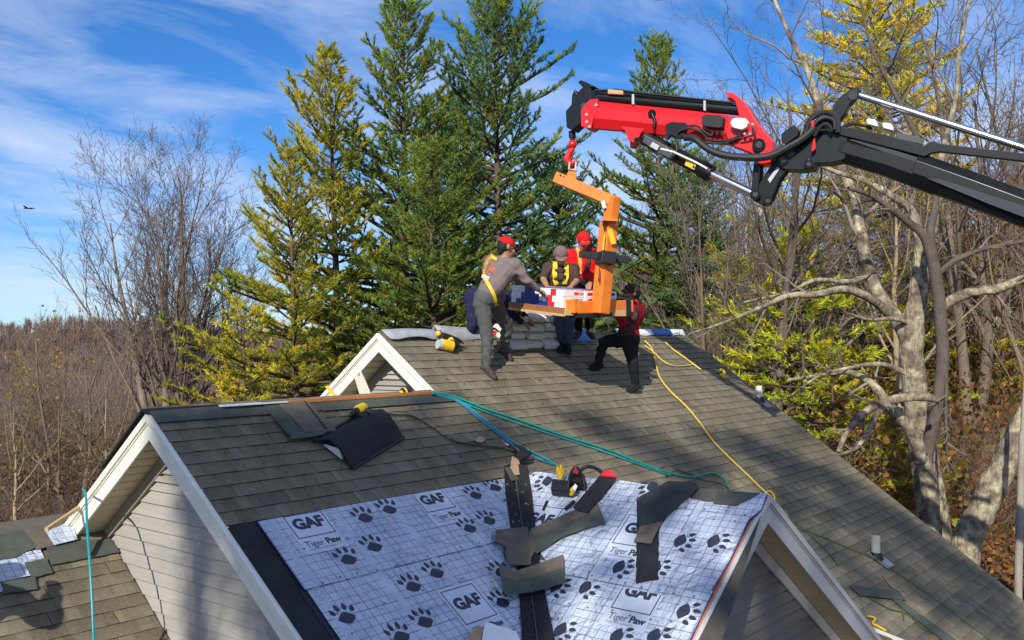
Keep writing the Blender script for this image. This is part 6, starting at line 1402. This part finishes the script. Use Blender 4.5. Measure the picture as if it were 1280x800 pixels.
for px, yt, D, sd, lb in ((905, -60, 24, 71, 'wide bare tree behind the crane knuckle, branches reaching left over blue sky'), (1215, -90, 26, 73, 'dark bare tree at the upper right behind the chrome crane rod'), (1010, 120, 30, 75, 'bare grey tree between the slim pine and the golden larch'), (1265, -40, 30, 77, 'bare brown tree at the top right picture edge')):
    p_ = base_at(px + 60 if sd == 71 else px, D); t = thing('bare_tree', p_, lb, 'tree'); H_ = CAM[2] + (431.5 - yt) / FPX * D - p_[2]
    tree_parts(t, bare_tree_mesh(sd, H_ * .8, .20, [dict(n=13, ratio=.58, ang=42, wob=.11, trop=.07, f0=.30, pts=8, rr=.5), dict(n=7, ratio=.52, ang=40, wob=.13, trop=.05, f0=.2, pts=6, rr=.5), dict(n=5, ratio=.5, ang=38, wob=.15, trop=.03, f0=.15, pts=5, rr=.55, rmin=.010), dict(n=2.8, ratio=.55, ang=38, wob=.15, trop=.02, f0=.2, pts=4, rr=.6, rmin=.005)], stems=2, spread=.14, twig=(.15, .12, .105), wob=.06, bark=(.55, .49, .43)))
# the woodland behind: a few kinds of bare tree, copied one by one
kinds = []
for k, (H_, rad, tw, lf, nl) in enumerate(((9.5, .11, (.20, .165, .14), None, 0), (8.0, .09, (.23, .16, .12), [(.26, .14, .05), (.30, .17, .06)], 500), (10.5, .13, (.18, .15, .135), None, 0), (6.5, .07, (.24, .15, .105), [(.30, .11, .035), (.24, .13, .05)], 700))):
    t = thing('bare_tree', (0, 0, -60), 'bare tree, one of many in the brown woodland beyond the roof', 'tree', 'bare trees of the woodland')
    tree_parts(t, bare_tree_mesh(80 + k, H_, rad, BS[:3] + ([dict(n=2, ratio=.55, ang=36, wob=.14, trop=.02, f0=.2, pts=4, rr=.7, rmin=.007)] if k % 2 == 0 else []), stems=1 + k % 2, spread=.12, twig=tw, bark=(1.05, .92, .70) if k == 2 else (.62, .52, .42), wob=.05, leaf=lf, nleaf=nl, lsize=.13)); kinds.append(t)
wr_ = np.random.default_rng(99); used = [False] * 4; nW = 0
spots = []
for k in range(70): spots.append((wr_.uniform(-40, 330), wr_.uniform(40, 85)))
for k in range(34): spots.append((wr_.uniform(400, 900), wr_.uniform(46, 80)))
for k in range(72): spots.append((wr_.uniform(860, 1340), wr_.uniform(24, 70)))
for k in range(9): spots.append((wr_.uniform(-30, 130), wr_.uniform(34, 40)))
for px, D in spots:
    k = int(wr_.integers(0, 4)); p_ = base_at(px, D); sc = wr_.uniform(.7, 1.2)
    if px < 330: sc *= .50 + .08 * (D < 50)
    if not used[k]:
        used[k] = True; kinds[k].location = [float(q) for q in p_]; kinds[k].scale = (sc, sc, sc); kinds[k].rotation_euler = (0, 0, wr_.uniform(0, 6.28))
    else: copy_tree(kinds[k], p_, wr_.uniform(0, 6.28), sc, 'bare tree, one of many in the brown woodland beyond the roof', 'bare trees of the woodland')
# far wooded hillsides and undergrowth: more than anyone could count
def brush(name, n, region, hgt, nb, width, cols, seed, leaf=0.0, spread=.35):
    r = np.random.default_rng(seed); px = r.uniform(region[0], region[1], n); D = np.exp(r.uniform(math.log(region[2]), math.log(region[3]), n))
    X = CAM[0] + (FW[0] + RT[0] * (px - 640) / FPX) * D; Y = CAM[1] + (FW[1] + RT[1] * (px - 640) / FPX) * D; Z = ground_z(X, Y)
    h = hgt * r.uniform(.55, 1.25, n); B = np.stack([X, Y, Z - .1], 1)
    P = np.repeat(B, nb, 0); f = r.uniform(0, .6, n * nb); f[::nb] = 0; hh = np.repeat(h, nb); P[:, 2] += f * hh
    Dv = np.stack([r.normal(0, spread, n * nb), r.normal(0, spread, n * nb), np.ones(n * nb)], 1); Dv[::nb, :2] *= .25
    L = hh * (1 - f) * r.uniform(.45, .9, n * nb); L[::nb] = h
    Wd = (.012 + .012 * hh) * width * r.uniform(.6, 1.2, n * nb) * np.clip(np.repeat(D, nb) / 60, .55, 4) ** .7
    V, F = blades_np(P, Dv, L, Wd, r, True); ci = r.integers(0, len(cols), n); C = np.repeat(np.repeat(np.array(cols)[ci], nb, 0) * r.uniform(.6, 1.35, (n * nb, 1)), 3, 0)
    mats_ = [M['twig']]
    tag(link(name, qmesh(name, V, F, C, mats_)), kind='stuff')
BR = [(.20, .14, .105), (.17, .135, .12), (.24, .155, .10), (.19, .16, .14), (.26, .13, .085)]
brush('far_woodland', 6000, (-150, 620, 85, 520), 8, 38, .75, [(.20, .135, .115), (.175, .13, .125), (.22, .15, .12), (.185, .145, .135), (.25, .14, .09)], 5)
brush('woodland_brush', 2600, (-80, 420, 34, 90), 2.3, 40, .42, BR, 6, spread=.9)
brush('woodland_brush', 2200, (380, 960, 30, 90), 5.0, 34, .5, BR, 7, spread=.7)
brush('woodland_brush', 3400, (840, 1400, 20, 80), 2.7, 36, .40, BR + [(.28, .16, .07), (.22, .2, .05)], 8, spread=.95)
# fallen and clinging leaves on the brush
def leaf_scatter(name, n, region, hmax, cols, seed, size):
    r = np.random.default_rng(seed); px = r.uniform(region[0], region[1], n); D = np.exp(r.uniform(math.log(region[2]), math.log(region[3]), n))
    X = CAM[0] + (FW[0] + RT[0] * (px - 640) / FPX) * D; Y = CAM[1] + (FW[1] + RT[1] * (px - 640) / FPX) * D
    P = np.stack([X, Y, ground_z(X, Y) + hmax * r.uniform(0, 1, n) ** 1.8], 1); cl_n = (np.sin(X * .9 + Y * .6) + np.sin(X * .37 - Y * .8 + 2)) * .5
    keep = r.uniform(-1, 1, n) < cl_n + .35; P = P[keep]; m = len(P)
    V, F = blades_np(P, r.normal(0, 1, (m, 3)), size * r.uniform(.6, 1.4, m), size * .8 * r.uniform(.6, 1.2, m), r)
    C = np.repeat(np.array(cols)[r.integers(0, len(cols), m)] * r.uniform(.5, 1.4, (m, 1)), 4, 0); tag(link(name, qmesh(name, V, F, C, [M['leaf']])), kind='stuff')
leaf_scatter('undergrowth_leaves', 60000, (880, 1400, 19, 70), 3.2, [(.28, .12, .035), (.34, .17, .05), (.20, .10, .045), (.22, .21, .04), (.16, .08, .04)], 12, .16)
leaf_scatter('undergrowth_leaves', 40000, (-80, 430, 33, 80), 3.5, [(.22, .12, .06), (.26, .17, .07), (.17, .11, .07), (.24, .2, .05)], 13, .15)

# ------------------------------------------------------------------ tall trees behind the viewer whose crowns dapple the roof
def shade_tree(label, marks, seed, dist, n_blade=900):
    """marks: (roof point, clump radius, fill); crown clumps stand up-sun of them at about the given distance"""
    r = np.random.default_rng(seed); Cn = []
    for p, rad, fill in marks:
        Cn.append((p - SUN * (dist + r.uniform(-3, 3)), rad, fill))
    c0 = np.mean([c for c, _, _ in Cn], 0); bx, by = c0[0], c0[1]; gz = float(ground_z(bx, by)); root = thing('shade_tree', (bx, by, gz), label, 'tree'); o = np.array([bx, by, gz])
    topz = max(c[2] for c, _, _ in Cn); P, R = branch(r, np.array([0, 0, -.3]), (0, 0, 1), topz - gz + 1, .34, 14, .01, .05, .15); P[:, :2] *= .4
    lm, BP, BD = [], [], []
    for c, rad, fill in Cn:
        q = c - o; k = int(np.argmin(np.abs(P[:, 2] - (q[2] - 2.0)))); a = P[k]; t = np.linspace(0, 1, 7)[:, None]; L = a + (q - a) * t + np.array([0, 0, 1]) * (np.sin(t * math.pi) * .5); lm.append((L, np.linspace(.07, .02, 7)))
        n = int(n_blade * fill * rad ** 2); d = r.normal(0, 1, (n, 3)); d /= np.linalg.norm(d, axis=1, keepdims=True); BP.append(q + d * (rad * r.uniform(0, 1, n) ** .45)[:, None] * np.array([1, 1, .8])); BD.append(r.normal(0, 1, (n, 3)))
    BP = np.concatenate(BP); V, F = blades_np(BP, np.concatenate(BD), r.uniform(.16, .36, len(BP)), r.uniform(.05, .11, len(BP)), r); C = np.repeat(np.array(GRN) * r.uniform(.6, 1.3, (len(BP), 1)), 4, 0)
    cf = lambda q: np.array((.9, .8, .7)) * q.uniform(.6, .9); Vt, Ft, Ct = lev_mesh('t', [[(P, R)]], [9], None, cf, r); Vl, Fl, Cl = lev_mesh('l', [lm], [5], None, cf, r)
    tree_parts(root, [(Vt, Ft, Ct), (Vl, Fl, Cl), (V, F, C)], names=('trunk', 'limbs', 'leaves'))
    for ob in root.children:
        if ob.name.startswith('leaves'): ob.data.materials.clear(); ob.data.materials.append(M['leaf'])
_rw = random.Random(5); WING = []
while len(WING) < 85:
    x, y = _rw.uniform(215, 640), _rw.uniform(535, 800)
    if x > 190 + (y - 518) * .70 and y > 515 - .06 * (x - 181) + 22 and not ((x - 560) ** 2 + (y - 700) ** 2 < 45 ** 2 or (x - 480) ** 2 + (y - 575) ** 2 < 25 ** 2): WING.append((x, y))
fm = lambda L_: [(front(x, y), rad, f) for x, y, rad, f in L_]
shade_tree('tall tree behind the viewer whose crown shades the left wing roof', fm([(250, 545, .40, 1), (300, 560, .45, 1.1), (340, 590, .45, 1), (290, 600, .35, .9), (390, 560, .5, 1.2), (430, 600, .4, 1), (470, 560, .45, 1), (380, 620, .4, .9), (520, 560, .4, .8), (560, 590, .35, .9), (330, 530, .3, .7), (600, 560, .3, .6), (240, 590, .35, 1.2), (230, 560, .35, 1.2), (265, 620, .35, 1.2), (320, 625, .4, 1.2), (360, 575, .45, 1.3), (440, 540, .4, 1), (280, 570, .4, 1.2), (380, 660, .35, 1.2), (470, 640, .35, 1.1), (430, 720, .35, 1.2), (380, 700, .3, 1.2), (480, 740, .35, 1.1), (480, 610, .35, 1.1), (530, 520, .25, .6),
    (420, 650, .35, 1), (350, 690, .3, .9), (470, 690, .4, 1.1), (400, 740, .35, 1), (520, 660, .3, .8), (570, 640, .28, .7), (450, 760, .35, .9), (550, 720, .25, .6), (600, 690, .25, .9), (630, 640, .3, 1.1), (640, 760, .3, 1)] + [(x, y, .30, 1.15) for x, y in WING]), 301, 31)
shade_tree('tall tree behind the viewer whose crown dapples the right part of the roof', fm([(740, 530, .35, .8), (780, 545, .35, .8), (830, 565, .4, .8), (870, 590, .4, 1), (880, 545, .3, .7), (940, 560, .45, 1), (990, 585, .5, 1.1), (1040, 600, .45, 1), (1000, 630, .4, .8), (1090, 640, .55, 1.2), (1140, 665, .5, 1.1), (1180, 700, .5, 1), (1120, 700, .4, .9), (1230, 730, .5, 1.1), (1060, 650, .4, .9), (1200, 760, .45, .9), (1080, 730, .35, .7), (700, 560, .25, .6), (1000, 540, .3, .6), (1040, 690, .35, .7), (1160, 740, .4, .8), (1250, 775, .4, .9)])
    + [(cross(x, y), rad, f) for x, y, rad, f in ((700, 660, .25, .8), (760, 640, .28, .9), (820, 640, .25, .8), (760, 720, .25, .7), (850, 620, .2, .7), (690, 740, .3, .8), (720, 600, .25, .8), (800, 780, .25, .7), (860, 740, .2, .5), (930, 650, .2, .5))], 302, 33)
shade_tree('tall thin tree behind the viewer whose branches streak the left gable wall', [(hit(x, y, (1, 0, 0), -3.08), rad, f) for x, y, rad, f in ((230, 640, .16, .9), (255, 690, .18, .9), (285, 740, .2, .9), (270, 650, .14, .6), (310, 770, .18, .8), (225, 690, .12, .5), (240, 740, .14, .6))], 303, 27)
leaf_scatter('leaf_litter', 26000, (1040, 1420, 14.5, 34), .16, [(.34, .16, .05), (.40, .22, .08), (.22, .11, .05), (.30, .13, .04), (.13, .08, .05)], 14, .12)
